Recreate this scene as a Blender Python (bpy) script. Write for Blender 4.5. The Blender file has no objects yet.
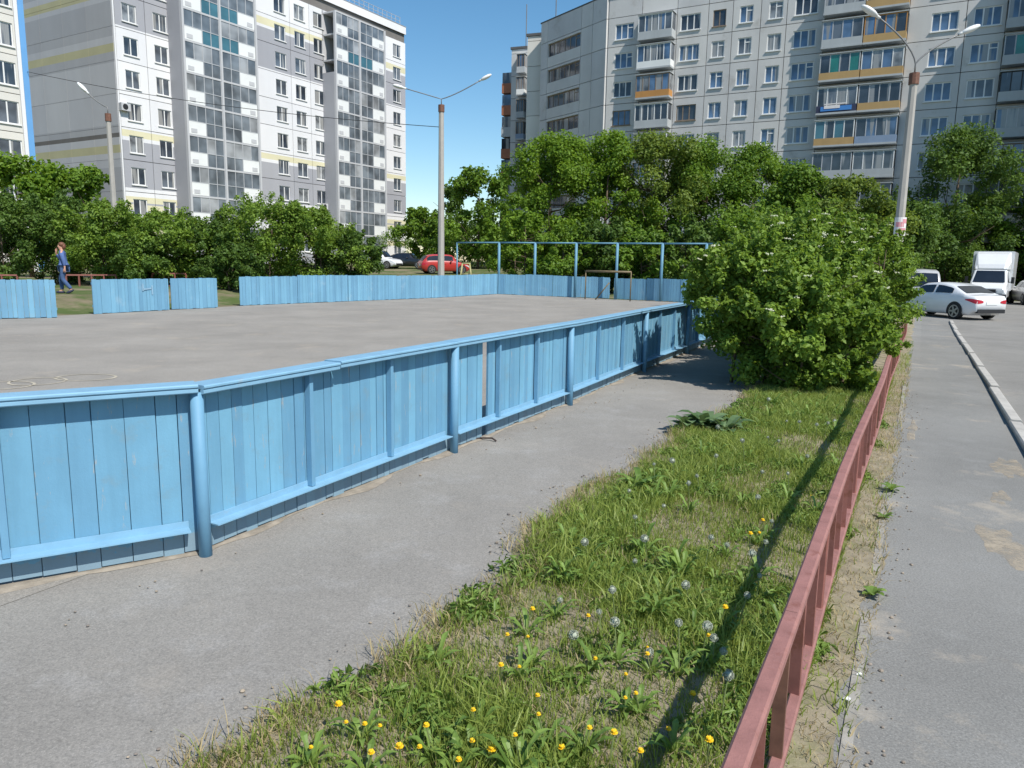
import bpy, bmesh, math, random
import numpy as np
from mathutils import Vector, Matrix

R = math.radians
sc = bpy.context.scene
col = sc.collection
rng = random.Random(7)

# ------------------------------------------------------------------ camera
F, PITCH, ROLL, EYE = 745.0, R(9.3), R(1.03), 1.75
CR, SR = math.cos(ROLL), math.sin(ROLL)
CP, SP = math.cos(PITCH), math.sin(PITCH)

def ray(px, py):
    x = (px - 512) / F; y = -(py - 384) / F
    xr = CR * x - SR * y; yr = SR * x + CR * y
    return Vector((xr, CP + yr * SP, -SP + yr * CP))

def at(px, py, Y):
    r = ray(px, py); return r * (Y / r.y) + Vector((0, 0, EYE))

def gp(px, py, z=0.0):
    r = ray(px, py); return r * ((z - EYE) / r.z) + Vector((0, 0, EYE))

cam = bpy.data.cameras.new('camera'); camo = bpy.data.objects.new('camera', cam); col.objects.link(camo)
xax = Vector((CR, -SR * SP * -1 * -1, 0))
right = ray(513, 384) - ray(512, 384); up = ray(512, 383) - ray(512, 384)
right.normalize(); up.normalize(); fwd = right.cross(up) * -1
camo.matrix_world = Matrix.Translation((0, 0, EYE)) @ Matrix((right, up, -fwd)).transposed().to_4x4()
cam.sensor_width = 36; cam.lens = F / 1024 * 36
cam.clip_start = 0.05; cam.clip_end = 5000
sc.camera = camo

# ------------------------------------------------------------------ materials
def lin(r, g, b):
    f = lambda c: ((c / 255 + .055) / 1.055) ** 2.4 if c > 10 else c / 255 / 12.92
    return (f(r), f(g), f(b), 1)

def nodes_of(name):
    m = bpy.data.materials.new(name); m.use_nodes = True
    nt = m.node_tree; b = nt.nodes['Principled BSDF']
    return m, nt, b

def N(nt, t, **kw):
    n = nt.nodes.new(t)
    for k, v in kw.items(): setattr(n, k, v)
    return n

def noise(nt, scale, detail=4, rough=.6, coord=None, vec_scale=None):
    n = N(nt, 'ShaderNodeTexNoise'); n.inputs['Scale'].default_value = scale
    n.inputs['Detail'].default_value = detail; n.inputs['Roughness'].default_value = rough
    if coord is None:
        coord = N(nt, 'ShaderNodeTexCoord').outputs['Object']
    if vec_scale:
        mp = N(nt, 'ShaderNodeMapping'); mp.inputs['Scale'].default_value = vec_scale
        nt.links.new(coord, mp.inputs['Vector']); coord = mp.outputs['Vector']
    nt.links.new(coord, n.inputs['Vector'])
    return n.outputs['Fac']

def ramp(nt, fac, a, b, ca=(0, 0, 0, 1), cb=(1, 1, 1, 1)):
    r = N(nt, 'ShaderNodeValToRGB'); e = r.color_ramp.elements
    e[0].position = a; e[0].color = ca; e[1].position = b; e[1].color = cb
    nt.links.new(fac, r.inputs['Fac']); return r.outputs['Color']

def mix(nt, fac, a, b, mode='MIX'):
    m = N(nt, 'ShaderNodeMix', data_type='RGBA', blend_type=mode)
    for sock, v in ((m.inputs['Factor'], fac), (m.inputs['A'], a), (m.inputs['B'], b)):
        if hasattr(v, 'links') or hasattr(v, 'is_output'): nt.links.new(v, sock)
        else: sock.default_value = v
    return m.outputs['Result']

def A(nt, name):
    n = N(nt, 'ShaderNodeAttribute'); n.attribute_name = name; return n.outputs['Fac']

def sc_col(c, k): return (c[0] * k, c[1] * k, c[2] * k, 1)

def mat(name, c, rough=.6, var=.12, scale=4, tint=.0, spec=.4, metal=0, bump=0, bscale=30, streak=None, dirt=None):
    """base colour with soft mottling, an optional per-piece tint, streaks and dirt patches"""
    m, nt, b = nodes_of(name)
    fac = noise(nt, scale, 5)
    if streak:
        fac2 = noise(nt, streak, 4, .65, vec_scale=(1, 1, .08))
        fac = mix(nt, .5, fac, fac2)
    base = mix(nt, ramp(nt, fac, .3, .7), sc_col(c, 1 - var), sc_col(c, 1 + var))
    if tint:
        base = mix(nt, A(nt, 'tint'), mix(nt, 1.0, base, (1 - tint, 1 - tint, 1 - tint * .8, 1), 'MULTIPLY'),
                   mix(nt, 1.0, base, (1 + tint, 1 + tint * .8, 1 + tint * .55, 1), 'MULTIPLY'))
    if dirt:
        dfac = ramp(nt, noise(nt, dirt[0], 6, .7), dirt[1], dirt[1] + .12)
        dm = N(nt, 'ShaderNodeMath', operation='MULTIPLY'); nt.links.new(dfac, dm.inputs[0]); dm.inputs[1].default_value = dirt[3]
        base = mix(nt, dm.outputs[0], base, dirt[2])
    nt.links.new(base, b.inputs['Base Color'])
    b.inputs['Roughness'].default_value = rough; b.inputs['Metallic'].default_value = metal
    b.inputs['Specular IOR Level'].default_value = spec
    if bump:
        bp = N(nt, 'ShaderNodeBump'); bp.inputs['Strength'].default_value = bump; bp.inputs['Distance'].default_value = .01
        nt.links.new(noise(nt, bscale, 6, .7), bp.inputs['Height']); nt.links.new(bp.outputs[0], b.inputs['Normal'])
    return m

def asphalt(name, c, patch, sand, sandamt=.6, crack=True):
    m, nt, b = nodes_of(name)
    co = N(nt, 'ShaderNodeTexCoord').outputs['Object']
    base = mix(nt, ramp(nt, noise(nt, .55, 6, .65, co), .35, .68), sc_col(c, .86), sc_col(c, 1.1))
    base = mix(nt, ramp(nt, noise(nt, 2.3, 6, .7, co), .52, .75), base, patch)
    grain = noise(nt, 95, 3, .8, co)
    base = mix(nt, .75, base, mix(nt, ramp(nt, grain, .3, .72), (.56, .56, .56, 1), (1.38, 1.36, 1.33, 1)), 'MULTIPLY')
    vor = N(nt, 'ShaderNodeTexVoronoi'); vor.inputs['Scale'].default_value = 70; nt.links.new(co, vor.inputs['Vector'])
    base = mix(nt, ramp(nt, vor.outputs['Distance'], .06, .2, (.55, .55, .55, 1), (0, 0, 0, 1)), base, sc_col(c, 1.75))
    # blown sand
    s1 = ramp(nt, noise(nt, .9, 7, .72, co), .56, .72, (0, 0, 0, 1), (sandamt, sandamt, sandamt, 1))
    base = mix(nt, s1, base, sand)
    if crack:
        v2 = N(nt, 'ShaderNodeTexVoronoi', feature='DISTANCE_TO_EDGE'); v2.inputs['Scale'].default_value = .42
        wv = N(nt, 'ShaderNodeVectorMath', operation='ADD')
        nn = N(nt, 'ShaderNodeTexNoise'); nn.inputs['Scale'].default_value = 1.5; nn.inputs['Detail'].default_value = 5
        nt.links.new(co, nn.inputs['Vector']); nt.links.new(co, wv.inputs[0]); nt.links.new(nn.outputs['Color'], wv.inputs[1])
        nt.links.new(wv.outputs[0], v2.inputs['Vector'])
        ck = ramp(nt, v2.outputs['Distance'], .0, .006, (.10, .10, .10, 1), (0, 0, 0, 1))
        base = mix(nt, ck, base, sc_col(c, .35))
    nt.links.new(base, b.inputs['Base Color'])
    b.inputs['Roughness'].default_value = .9; b.inputs['Specular IOR Level'].default_value = .2
    bp = N(nt, 'ShaderNodeBump'); bp.inputs['Strength'].default_value = .35; bp.inputs['Distance'].default_value = .004
    nt.links.new(grain, bp.inputs['Height']); nt.links.new(bp.outputs[0], b.inputs['Normal'])
    return m

def foliage(name, dark, light, trans=.35, rough=.55):
    m, nt, b = nodes_of(name)
    c = mix(nt, A(nt, 'tint'), dark, light)
    nt.links.new(c, b.inputs['Base Color']); b.inputs['Roughness'].default_value = rough
    b.inputs['Specular IOR Level'].default_value = .3
    tr = N(nt, 'ShaderNodeBsdfTranslucent'); nt.links.new(mix(nt, .5, c, (light[0] * 1.6, light[1] * 1.5, light[2] * .8, 1)), tr.inputs['Color'])
    ms = N(nt, 'ShaderNodeMixShader'); ms.inputs[0].default_value = trans
    out = nt.nodes['Material Output']
    nt.links.new(b.outputs[0], ms.inputs[1]); nt.links.new(tr.outputs[0], ms.inputs[2]); nt.links.new(ms.outputs[0], out.inputs['Surface'])
    return m

def glass(name, c, rough=.06, var=.5, scale=.6, curtain=.0):
    m, nt, b = nodes_of(name)
    base = mix(nt, ramp(nt, noise(nt, scale, 2), .35, .65), sc_col(c, 1 - var), sc_col(c, 1 + var))
    if curtain:
        oi = N(nt, 'ShaderNodeObjectInfo'); mu = N(nt, 'ShaderNodeMath', operation='MULTIPLY'); mu.inputs[1].default_value = 137.0
        nt.links.new(oi.outputs['Random'], mu.inputs[0])
        ad = N(nt, 'ShaderNodeVectorMath', operation='ADD'); nt.links.new(N(nt, 'ShaderNodeTexCoord').outputs['Object'], ad.inputs[0]); nt.links.new(mu.outputs[0], ad.inputs[1])
        f1 = ramp(nt, noise(nt, 1.0, 1, .5, ad.outputs[0], (1.9, .01, .12)), .55, .60)
        fold = noise(nt, 1.0, 2, .5, ad.outputs[0], (22, .01, .2))
        cc = mix(nt, fold, (.22 * curtain, .23 * curtain, .24 * curtain, 1), (.42 * curtain, .41 * curtain, .39 * curtain, 1))
        base = mix(nt, f1, base, cc)
    nt.links.new(base, b.inputs['Base Color']); b.inputs['Roughness'].default_value = rough
    b.inputs['Specular IOR Level'].default_value = .75; b.inputs['IOR'].default_value = 1.5
    return m

M = {}
M['blue'] = mat('blue_paint', (.140, .325, .470, 1), .66, .14, 3, tint=.14, streak=9, dirt=(5.0, .56, (.17, .27, .33, 1), .45), bump=.15, bscale=60)
def weather(m):
    nt = m.node_tree; b = nt.nodes['Principled BSDF']; src = b.inputs['Base Color'].links[0].from_socket
    co = N(nt, 'ShaderNodeTexCoord').outputs['Object']
    fl = ramp(nt, noise(nt, 1.0, 6, .75, co, (26, 26, 4.5)), .62, .66, (0, 0, 0, 1), (.75, .75, .75, 1))
    c = mix(nt, fl, src, (.33, .34, .33, 1))
    sep = N(nt, 'ShaderNodeSeparateXYZ'); nt.links.new(co, sep.inputs[0])
    ad = N(nt, 'ShaderNodeMath', operation='MULTIPLY_ADD'); nt.links.new(noise(nt, 8, 6, .7, co), ad.inputs[0]); ad.inputs[1].default_value = -.26; nt.links.new(sep.outputs['Z'], ad.inputs[2])
    sp = ramp(nt, ad.outputs[0], -.13, -.015, (.5, .5, .5, 1), (0, 0, 0, 1))
    c = mix(nt, sp, c, (.25, .27, .27, 1))
    nt.links.new(c, b.inputs['Base Color'])
weather(M['blue'])
M['blue_far'] = mat('faded_blue_paint', (.150, .330, .470, 1), .65, .14, 1.2, tint=.14, streak=6, dirt=(1.1, .6, (.35, .45, .5, 1), .4))
M['blue_rail'] = mat('pale_blue_rail_paint', (.205, .385, .530, 1), .5, .08, 6, dirt=(7, .62, (.30, .36, .40, 1), .5), bump=.1)
M['blue_post'] = mat('blue_post_paint', (.135, .300, .445, 1), .6, .07, 5, dirt=(9, .68, (.3, .33, .34, 1), .4))
M['frame_blue'] = mat('weathered_light_blue_steel', (.11, .25, .35, 1), .6, .15, 2)
M['pink'] = mat('faded_pinkish_red_paint', (.290, .138, .122, 1), .65, .16, 9, dirt=(11, .55, (.20, .075, .055, 1), .65), bump=.3, bscale=70)
M['pink_side'] = mat('brownish_red_paint', (.255, .10, .082, 1), .55, .2, 9, dirt=(9, .52, (.15, .05, .028, 1), .7))
M['rust'] = mat('rusty_steel', (.16, .075, .05, 1), .7, .3, 12)
M['court'] = asphalt('court_asphalt', (.290, .272, .246, 1), (.300, .278, .248, 1), (.42, .36, .28, 1), .45)
M['path'] = asphalt('path_asphalt', (.268, .254, .233, 1), (.305, .295, .282, 1), (.39, .34, .28, 1), .35)
M['walk'] = asphalt('sidewalk_asphalt', (.232, .230, .218, 1), (.248, .248, .238, 1), (.44, .38, .30, 1), .75)
M['road'] = asphalt('road_asphalt', (.242, .234, .218, 1), (.265, .258, .243, 1), (.37, .33, .28, 1), .4)
M['soil'] = mat('dry_soil', (.275, .238, .172, 1), .95, .28, 7, spec=.1, bump=.45, bscale=110, dirt=(2.2, .50, (.15, .165, .065, 1), .6))
M['ground'] = mat('yard_ground', (.20, .17, .11, 1), .95, .25, .8, spec=.1, dirt=(.35, .42, (.07, .11, .03, 1), .9))
M['old_concrete'] = mat('worn_concrete', (.31, .295, .265, 1), .9, .2, 7, spec=.1, bump=.4, bscale=60, dirt=(8, .5, (.24, .21, .16, 1), .7))
M['sand'] = mat('sandy_dirt', (.285, .25, .205, 1), .95, .25, 9, spec=.1, bump=.5, bscale=80)
M['gravel'] = mat('gravel_stone', (.25, .22, .18, 1), .9, .3, 30, tint=.4)
_m, _nt, _b = nodes_of('thin_blown_sand')
_co = N(_nt, 'ShaderNodeTexCoord').outputs['Object']
_nt.links.new(mix(_nt, noise(_nt, 30, 5, .7, _co), (.36, .30, .22, 1), (.48, .41, .31, 1)), _b.inputs['Base Color']); _b.inputs['Roughness'].default_value = .95
_nt.links.new(ramp(_nt, noise(_nt, 5, 9, .8, _co), .36, .68), _b.inputs['Alpha']); M['thin_sand'] = _m
M['kerb'] = mat('concrete_kerb', (.43, .41, .375, 1), .85, .16, 5, spec=.2, bump=.3, bscale=70, dirt=(9, .58, (.24, .22, .19, 1), .5))
M['concrete'] = mat('grey_concrete', (.38, .36, .33, 1), .85, .12, 3, spec=.2, bump=.2, streak=5)
M['chalk'] = mat('faded_yellow_marking', (.43, .385, .30, 1), .9, .2, 5)
M['chalk_w'] = mat('white_chalk', (.24, .39, .51, 1), .9, .1, 5)
M['lamp'] = mat('white_lamp_housing', (.75, .75, .74, 1), .4, .05, 3)
M['steel'] = mat('galvanised_steel', (.19, .19, .19, 1), .5, .1, 8, metal=.3)
M['cable'] = mat('black_cable', (.03, .03, .03, 1), .6, 0)
M['paper'] = mat('white_paper', (.72, .68, .67, 1), .8, .06, 6)
M['redprint'] = mat('faded_pink_print', (.62, .27, .30, 1), .8, .15, 9)
M['yellow_steel'] = mat('pale_yellow_steel', (.36, .35, .17, 1), .6, .1, 3)
M['brown_steel'] = mat('brown_steel', (.17, .13, .07, 1), .6, .2, 4)
M['bark'] = mat('bark', (.12, .09, .065, 1), .9, .3, 12, spec=.1)
# buildings
M['w_white'] = mat('white_panel', (.70, .70, .71, 1), .85, .05, .5, tint=.04, streak=.8)
M['w_grey'] = mat('grey_panel', (.345, .350, .378, 1), .85, .05, .5, tint=.05, streak=.8)
M['w_lgrey'] = mat('light_grey_panel', (.47, .475, .49, 1), .85, .05, .5, tint=.04, streak=.8)
M['w_end'] = mat('grey_end_panel', (.50, .505, .52, 1), .88, .06, .4, tint=.05, streak=.7)
M['w_enddark'] = mat('dark_grey_end_panel', (.41, .415, .43, 1), .88, .06, .4, tint=.05, streak=.7)
M['w_yellow'] = mat('pale_yellow_band', (.49, .46, .28, 1), .85, .06, .5)
M['w_paley'] = mat('cream_yellow_band', (.64, .60, .41, 1), .85, .06, .5)
M['w_beige'] = mat('weathered_beige_panel', (.545, .540, .528, 1), .9, .10, .45, tint=.07, streak=.7, dirt=(.5, .58, (.33, .30, .27, 1), .5))
M['w_pale'] = mat('pale_plaster', (.64, .62, .57, 1), .9, .07, .5, tint=.06, streak=.7)
M['w_seam'] = mat('dark_panel_joint', (.16, .15, .14, 1), .9, .1, 1)
M['w_blue'] = mat('blue_painted_edge', (.13, .33, .62, 1), .8, .06, .5)
M['roof'] = mat('roof_felt', (.10, .10, .10, 1), .9, .15, 1)
M['white_frame'] = mat('white_plastic_frame', (.72, .72, .71, 1), .5, .04, 2)
M['grey_frame'] = mat('grey_metal_frame', (.42, .43, .45, 1), .5, .06, 2)
M['old_frame'] = mat('old_wood_frame', (.22, .17, .13, 1), .7, .2, 2)
M['b_white'] = mat('white_balcony_sheet', (.72, .73, .72, 1), .6, .04, .7)
M['b_grey'] = mat('grey_balcony_sheet', (.40, .42, .43, 1), .7, .1, .7, streak=1.5)
M['b_orange'] = mat('orange_balcony_sheet', (.46, .225, .07, 1), .7, .12, .8, streak=1.5)
M['b_ochre'] = mat('ochre_balcony_sheet', (.42, .275, .12, 1), .7, .12, .8, streak=1.5)
M['b_blue'] = mat('grey_blue_balcony_sheet', (.22, .29, .40, 1), .7, .1, .8)
M['b_dark'] = mat('dark_banner', (.035, .04, .08, 1), .6, .1, .8)
M['b_brown'] = mat('brown_balcony_sheet', (.33, .13, .07, 1), .7, .15, .8)
M['sign_blue'] = mat('blue_banner_panel', (.06, .22, .55, 1), .6, .05, 2)
G = [glass('dark_window_glass', (.035, .045, .060, 1), curtain=.8), glass('curtained_window_glass', (.17, .18, .19, 1), .12, .6, 1.1, .9),
     glass('grey_window_glass', (.085, .10, .12, 1), curtain=.9), glass('bluish_window_glass', (.075, .13, .22, 1), curtain=.8)]
GT = [glass('teal_glass', (.055, .15, .19, 1), .1, .2), glass('green_glass', (.02, .17, .14, 1), .1, .2)]
GG = [glass('smoky_balcony_glass', (.15, .17, .19, 1), .1, .5, .5), glass('pale_balcony_glass', (.27, .28, .29, 1), .1, .4, .5), glass('blue_grey_balcony_glass', (.12, .14, .16, 1), .1, .4, .5)]
# cars
def carpaint(name, c):
    m, nt, b = nodes_of(name); b.inputs['Base Color'].default_value = c
    nt.links.new(mix(nt, ramp(nt, noise(nt, 2, 3), .3, .7), sc_col(c, .94), c), b.inputs['Base Color'])
    b.inputs['Roughness'].default_value = .3; b.inputs['Coat Weight'].default_value = .7; b.inputs['Coat Roughness'].default_value = .05
    return m
M['car_white'] = carpaint('white_car_paint', (.74, .75, .76, 1))
M['car_red'] = carpaint('red_car_paint', (.42, .035, .03, 1))
M['car_black'] = carpaint('black_car_paint', (.012, .013, .016, 1))
M['car_silver'] = carpaint('silver_car_paint', (.42, .42, .42, 1))
M['car_glass'] = glass('car_glass', (.014, .018, .026, 1), .05, .3)
M['tyre'] = mat('tyre_rubber', (.02, .02, .02, 1), .8, .2, 10)
M['rim'] = mat('alloy_rim', (.35, .35, .36, 1), .35, .05, 4, metal=.8)
M['black_plastic'] = mat('black_plastic', (.02, .02, .022, 1), .6, .1, 4)
M['tail'] = mat('red_tail_light', (.45, .02, .04, 1), .2, .1, 4)
M['headl'] = mat('clear_headlight', (.55, .58, .6, 1), .15, .1, 4)
M['plate'] = mat('number_plate', (.7, .7, .68, 1), .6, .02, 4)
# plants
M['leaf_bush'] = foliage('shrub_leaf', (.058, .122, .015, 1), (.245, .365, .055, 1), .38)
M['leaf_tree'] = foliage('tree_leaf', (0.056, 0.122, 0.014, 1), (0.19, 0.31, 0.036, 1), .38)
M['leaf_bright'] = foliage('bright_maple_leaf', (0.08, 0.16, 0.014, 1), (0.215, 0.34, 0.036, 1), .4)
M['leaf_olive'] = foliage('olive_leaf', (0.078, 0.132, 0.022, 1), (0.215, 0.29, 0.05, 1), .38)
M['leaf_dark'] = foliage('dark_leaf', (0.04, 0.088, 0.016, 1), (0.125, 0.21, 0.036, 1), .35)
M['grass'] = foliage('grass_blade', (0.11, 0.175, 0.03, 1), (0.345, 0.405, 0.095, 1), .35, .5)
M['grass_dry'] = foliage('dry_grass_blade', (.26, .20, .10, 1), (.48, .40, .24, 1), .25, .7)
M['weed'] = foliage('weed_leaf', (0.085, 0.155, 0.03, 1), (0.23, 0.34, 0.075, 1), .3, .45)
M['burdock'] = foliage('burdock_leaf', (.075, .135, .05, 1), (.16, .24, .11, 1), .25, .5)
M['petal'] = mat('yellow_petal', (.78, .50, .01, 1), .7, .12, 40)
M['seedhead'] = mat('pale_seed_fluff', (.37, .40, .32, 1), .9, .1, 60)
M['stem'] = mat('flower_stem', (.16, .20, .07, 1), .6, .15, 30)
M['blossom'] = mat('cream_blossom', (.66, .66, .48, 1), .8, .12, 20)
M['litter'] = mat('white_litter', (.75, .74, .72, 1), .7, .05, 9)
M['stick'] = mat('dark_stick', (.05, .035, .03, 1), .8, .2, 9)
# person
M['skin'] = mat('skin', (.50, .27, .19, 1), .5, .05, 8)
M['denim_j'] = mat('blue_denim_jacket', (.075, .13, .30, 1), .85, .15, 12)
M['denim_t'] = mat('blue_jeans', (.055, .10, .21, 1), .85, .18, 10)
M['hair'] = mat('reddish_brown_hair', (.145, .06, .035, 1), .6, .2, 20)
M['shoe'] = mat('dark_shoe', (.03, .035, .06, 1), .6, .1, 9)

# ------------------------------------------------------------------ mesh builder
class MB:
    def __init__(s): s.v, s.f, s.t, s.m = [], [], [], []
    def add(s, vs, fs, tint=.5, mi=0):
        o = len(s.v); s.v += [tuple(v) for v in vs]
        for f in fs: s.f.append([i + o for i in f]); s.t.append(tint); s.m.append(mi)
    def box(s, a, b, tint=.5, mi=0):
        x0, y0, z0 = a; x1, y1, z1 = b
        s.add([(x0, y0, z0), (x1, y0, z0), (x1, y1, z0), (x0, y1, z0), (x0, y0, z1), (x1, y0, z1), (x1, y1, z1), (x0, y1, z1)],
              [(0, 3, 2, 1), (4, 5, 6, 7), (0, 1, 5, 4), (1, 2, 6, 5), (2, 3, 7, 6), (3, 0, 4, 7)], tint, mi)
    def bar(s, p, q, w, h, up=(0, 0, 1), tint=.5, mi=0, bev=0):
        """box beam from p to q; w sideways, h along up; optional chamfer"""
        p, q, up = Vector(p), Vector(q), Vector(up); d = (q - p).normalized()
        side = d.cross(up).normalized(); u = side.cross(d).normalized()
        a, b = w / 2, h / 2
        if bev: prof = [(-a + bev, -b), (a - bev, -b), (a, -b + bev), (a, b - bev), (a - bev, b), (-a + bev, b), (-a, b - bev), (-a, -b + bev)]
        else: prof = [(-a, -b), (a, -b), (a, b), (-a, b)]
        n = len(prof)
        vs = [p + side * x + u * y for x, y in prof] + [q + side * x + u * y for x, y in prof]
        s.add(vs, [[i, (i + 1) % n, (i + 1) % n + n, i + n] for i in range(n)] + [list(range(n))[::-1], list(range(n, 2 * n))], tint, mi)
    def tube(s, pts, rad, n=8, tint=.5, mi=0, caps=True):
        pts = [Vector(p) for p in pts]
        rad = rad if isinstance(rad, (list, tuple)) else [rad] * len(pts)
        o = []; ref = None
        for i, p in enumerate(pts):
            d = (pts[min(i + 1, len(pts) - 1)] - pts[max(i - 1, 0)]).normalized()
            if ref is None: ref = d.orthogonal().normalized()
            a = (ref - d * ref.dot(d)).normalized(); ref = a; b = d.cross(a)
            o += [p + (a * math.cos(2 * math.pi * k / n) + b * math.sin(2 * math.pi * k / n)) * rad[i] for k in range(n)]
        fs = []
        for i in range(len(pts) - 1):
            for k in range(n): fs.append((i * n + k, i * n + (k + 1) % n, (i + 1) * n + (k + 1) % n, (i + 1) * n + k))
        if caps: fs += [list(range(n))[::-1], list(range((len(pts) - 1) * n, len(pts) * n))]
        s.add(o, fs, tint, mi)
    def ball(s, c, r, n=10, m=6, tint=.5, mi=0, rot=None):
        r = r if isinstance(r, (list, tuple)) else (r, r, r)
        vs = []
        for j in range(m + 1):
            th = math.pi * j / m
            for k in range(n):
                ph = 2 * math.pi * k / n
                p = Vector((r[0] * math.sin(th) * math.cos(ph), r[1] * math.sin(th) * math.sin(ph), r[2] * math.cos(th)))
                if rot: p = rot @ p
                vs.append(p + Vector(c))
        fs = [(j * n + k, (j + 1) * n + k, (j + 1) * n + (k + 1) % n, j * n + (k + 1) % n) for j in range(m) for k in range(n)]
        s.add(vs, fs, tint, mi)
    def prism(s, poly, axis_vec, tint=.5, mi=0):
        n = len(poly); a = [Vector(p) for p in poly]; b = [p + Vector(axis_vec) for p in a]
        s.add(a + b, [list(range(n))[::-1], list(range(n, 2 * n))] + [(i, (i + 1) % n, (i + 1) % n + n, i + n) for i in range(n)], tint, mi)
    def build(s, name, mats, parent=None, origin=None, smooth=False, fix=True):
        me = bpy.data.meshes.new(name)
        o = Vector(origin) if origin is not None else Vector((0, 0, 0))
        me.from_pydata([(v[0] - o.x, v[1] - o.y, v[2] - o.z) for v in s.v], [], s.f)
        at_ = me.attributes.new('tint', 'FLOAT', 'FACE'); at_.data.foreach_set('value', s.t)
        for m_ in (mats if isinstance(mats, (list, tuple)) else [mats]): me.materials.append(m_)
        me.polygons.foreach_set('material_index', s.m)
        if smooth: me.polygons.foreach_set('use_smooth', [True] * len(s.f))
        if fix:
            bm = bmesh.new(); bm.from_mesh(me); bmesh.ops.recalc_face_normals(bm, faces=bm.faces); bm.to_mesh(me); bm.free()
        return link(name, me, parent, o if (origin is not None and parent is None) else None)

def link(name, me, parent=None, loc=None):
    ob = bpy.data.objects.new(name, me); col.objects.link(ob)
    if parent is not None: ob.parent = parent
    if loc is not None: ob.location = loc
    return ob

def tag(o, label, cat, group=None, kind=None):
    o['label'] = label; o['category'] = cat
    if group: o['group'] = group
    if kind: o['kind'] = kind
    return o

def structure(o): o['kind'] = 'structure'; return o

def thing(name, label, cat, loc=(0, 0, 0), rotz=0, group=None):
    o = bpy.data.objects.new(name, None); col.objects.link(o); o.location = loc; o.rotation_euler = (0, 0, rotz)
    o.empty_display_size = .2
    return tag(o, label, cat, group)

def copy_tree(o, parent=None):
    c = o.copy(); col.objects.link(c)
    if parent is not None: c.parent = parent
    for ch in list(o.children): copy_tree(ch, c)
    return c

# ------------------------------------------------------------------ terrain
AZ = R(28.5); EU = Vector((math.sin(AZ), math.cos(AZ), 0)); EV = Vector((EU.y, -EU.x, 0))
def uv(u, v): return EU * u + EV * v
def to_uv(x, y): return x * EU.x + y * EU.y, x * EV.x + y * EV.y
def sstep(a, b, x):
    t = min(1, max(0, (x - a) / (b - a))); return t * t * (3 - 2 * t)
def zt(x, y):
    u, v = to_uv(x, y)
    left = .40 * sstep(-22.4, -25.5, v)
    far = .027 * min(60, max(0, y - 36)) * sstep(-10, -24, v)
    rt = -.22 * sstep(9, 30, u) * sstep(-1.2, .2, v)
    return max(left, far) + rt
def zuv(u, v): p = uv(u, v); return zt(p.x, p.y)
def on(x, y): return Vector((x, y, zt(x, y)))

ulist = sorted(set([-1500, -800, -400, -200, -100, -50, -25, -12, -6] + [i * 1.0 for i in range(-4, 60)] + [64, 70, 78, 88, 100, 120, 150, 200, 300, 500, 900, 1600]))
vlist = sorted(set([-1500, -800, -400, -200, -120, -80, -60, -50, -44, -38, -34, -30, -28, -27, -26, -25.5, -25, -24.5, -24, -23.5, -23, -22.4, -21.6, -19, -16, -13, -10, -7, -5, -3.9, -2.0, -1.2, -.7, -.2, .1, .5, .8, 1.06, 1.5, 2, 3, 5, 7.5, 10, 13, 17, 22, 30, 40, 60, 100, 200, 400, 800, 1500]))
def sheet(name, us, vs, dz, m):
    mb = MB()
    for u in us:
        for v in vs:
            p = uv(u, v); mb.v.append((p.x, p.y, zt(p.x, p.y) + dz))
    nv = len(vs)
    for i in range(len(us) - 1):
        for j in range(nv - 1):
            mb.f.append([i * nv + j, (i + 1) * nv + j, (i + 1) * nv + j + 1, i * nv + j + 1]); mb.t.append(.5); mb.m.append(0)
    o = mb.build(name, m, fix=False)
    for p in o.data.polygons:
        if p.normal.z < 0: p.flip()
    return structure(o)
def rngl(L, a, b): return [x for x in L if a - 1e-6 <= x <= b + 1e-6]
sheet('ground', ulist, vlist, 0, M['ground'])
sheet('path', rngl(ulist, -12, 40), rngl(vlist, -3.9, -1.2), .004, M['path'])
sheet('sidewalk', rngl(ulist, -12, 40), rngl(vlist, -.2, 1.06), .02, M['walk'])
sheet('road', rngl(ulist, -25, 59), rngl(vlist, 1.06, 13), .008, M['road'])
court = sheet('court', rngl(ulist, -12, 35), rngl(vlist, -21.6, -3.9), .006, M['court'])

# rings painted on the court
mb = MB()
for (px, py, rx, ry) in [(2, 386, .40, .22), (38, 382, .36, .22), (86, 378, .42, .2)]:
    c = gp(px, py); n = 26; vs = []
    a0, a1 = (0, 2 * math.pi)
    for k in range(n + 1):
        a = a0 + (a1 - a0) * k / n
        for rr in (1, .90): vs.append((c.x + rx * rr * math.cos(a), c.y + ry * rr * math.sin(a) * 1.6, .011))
    mb.add(vs, [(2 * k, 2 * k + 1, 2 * k + 3, 2 * k + 2) for k in range(n)])
structure(mb.build('court_marking', M['chalk'], court, fix=False))

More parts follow.
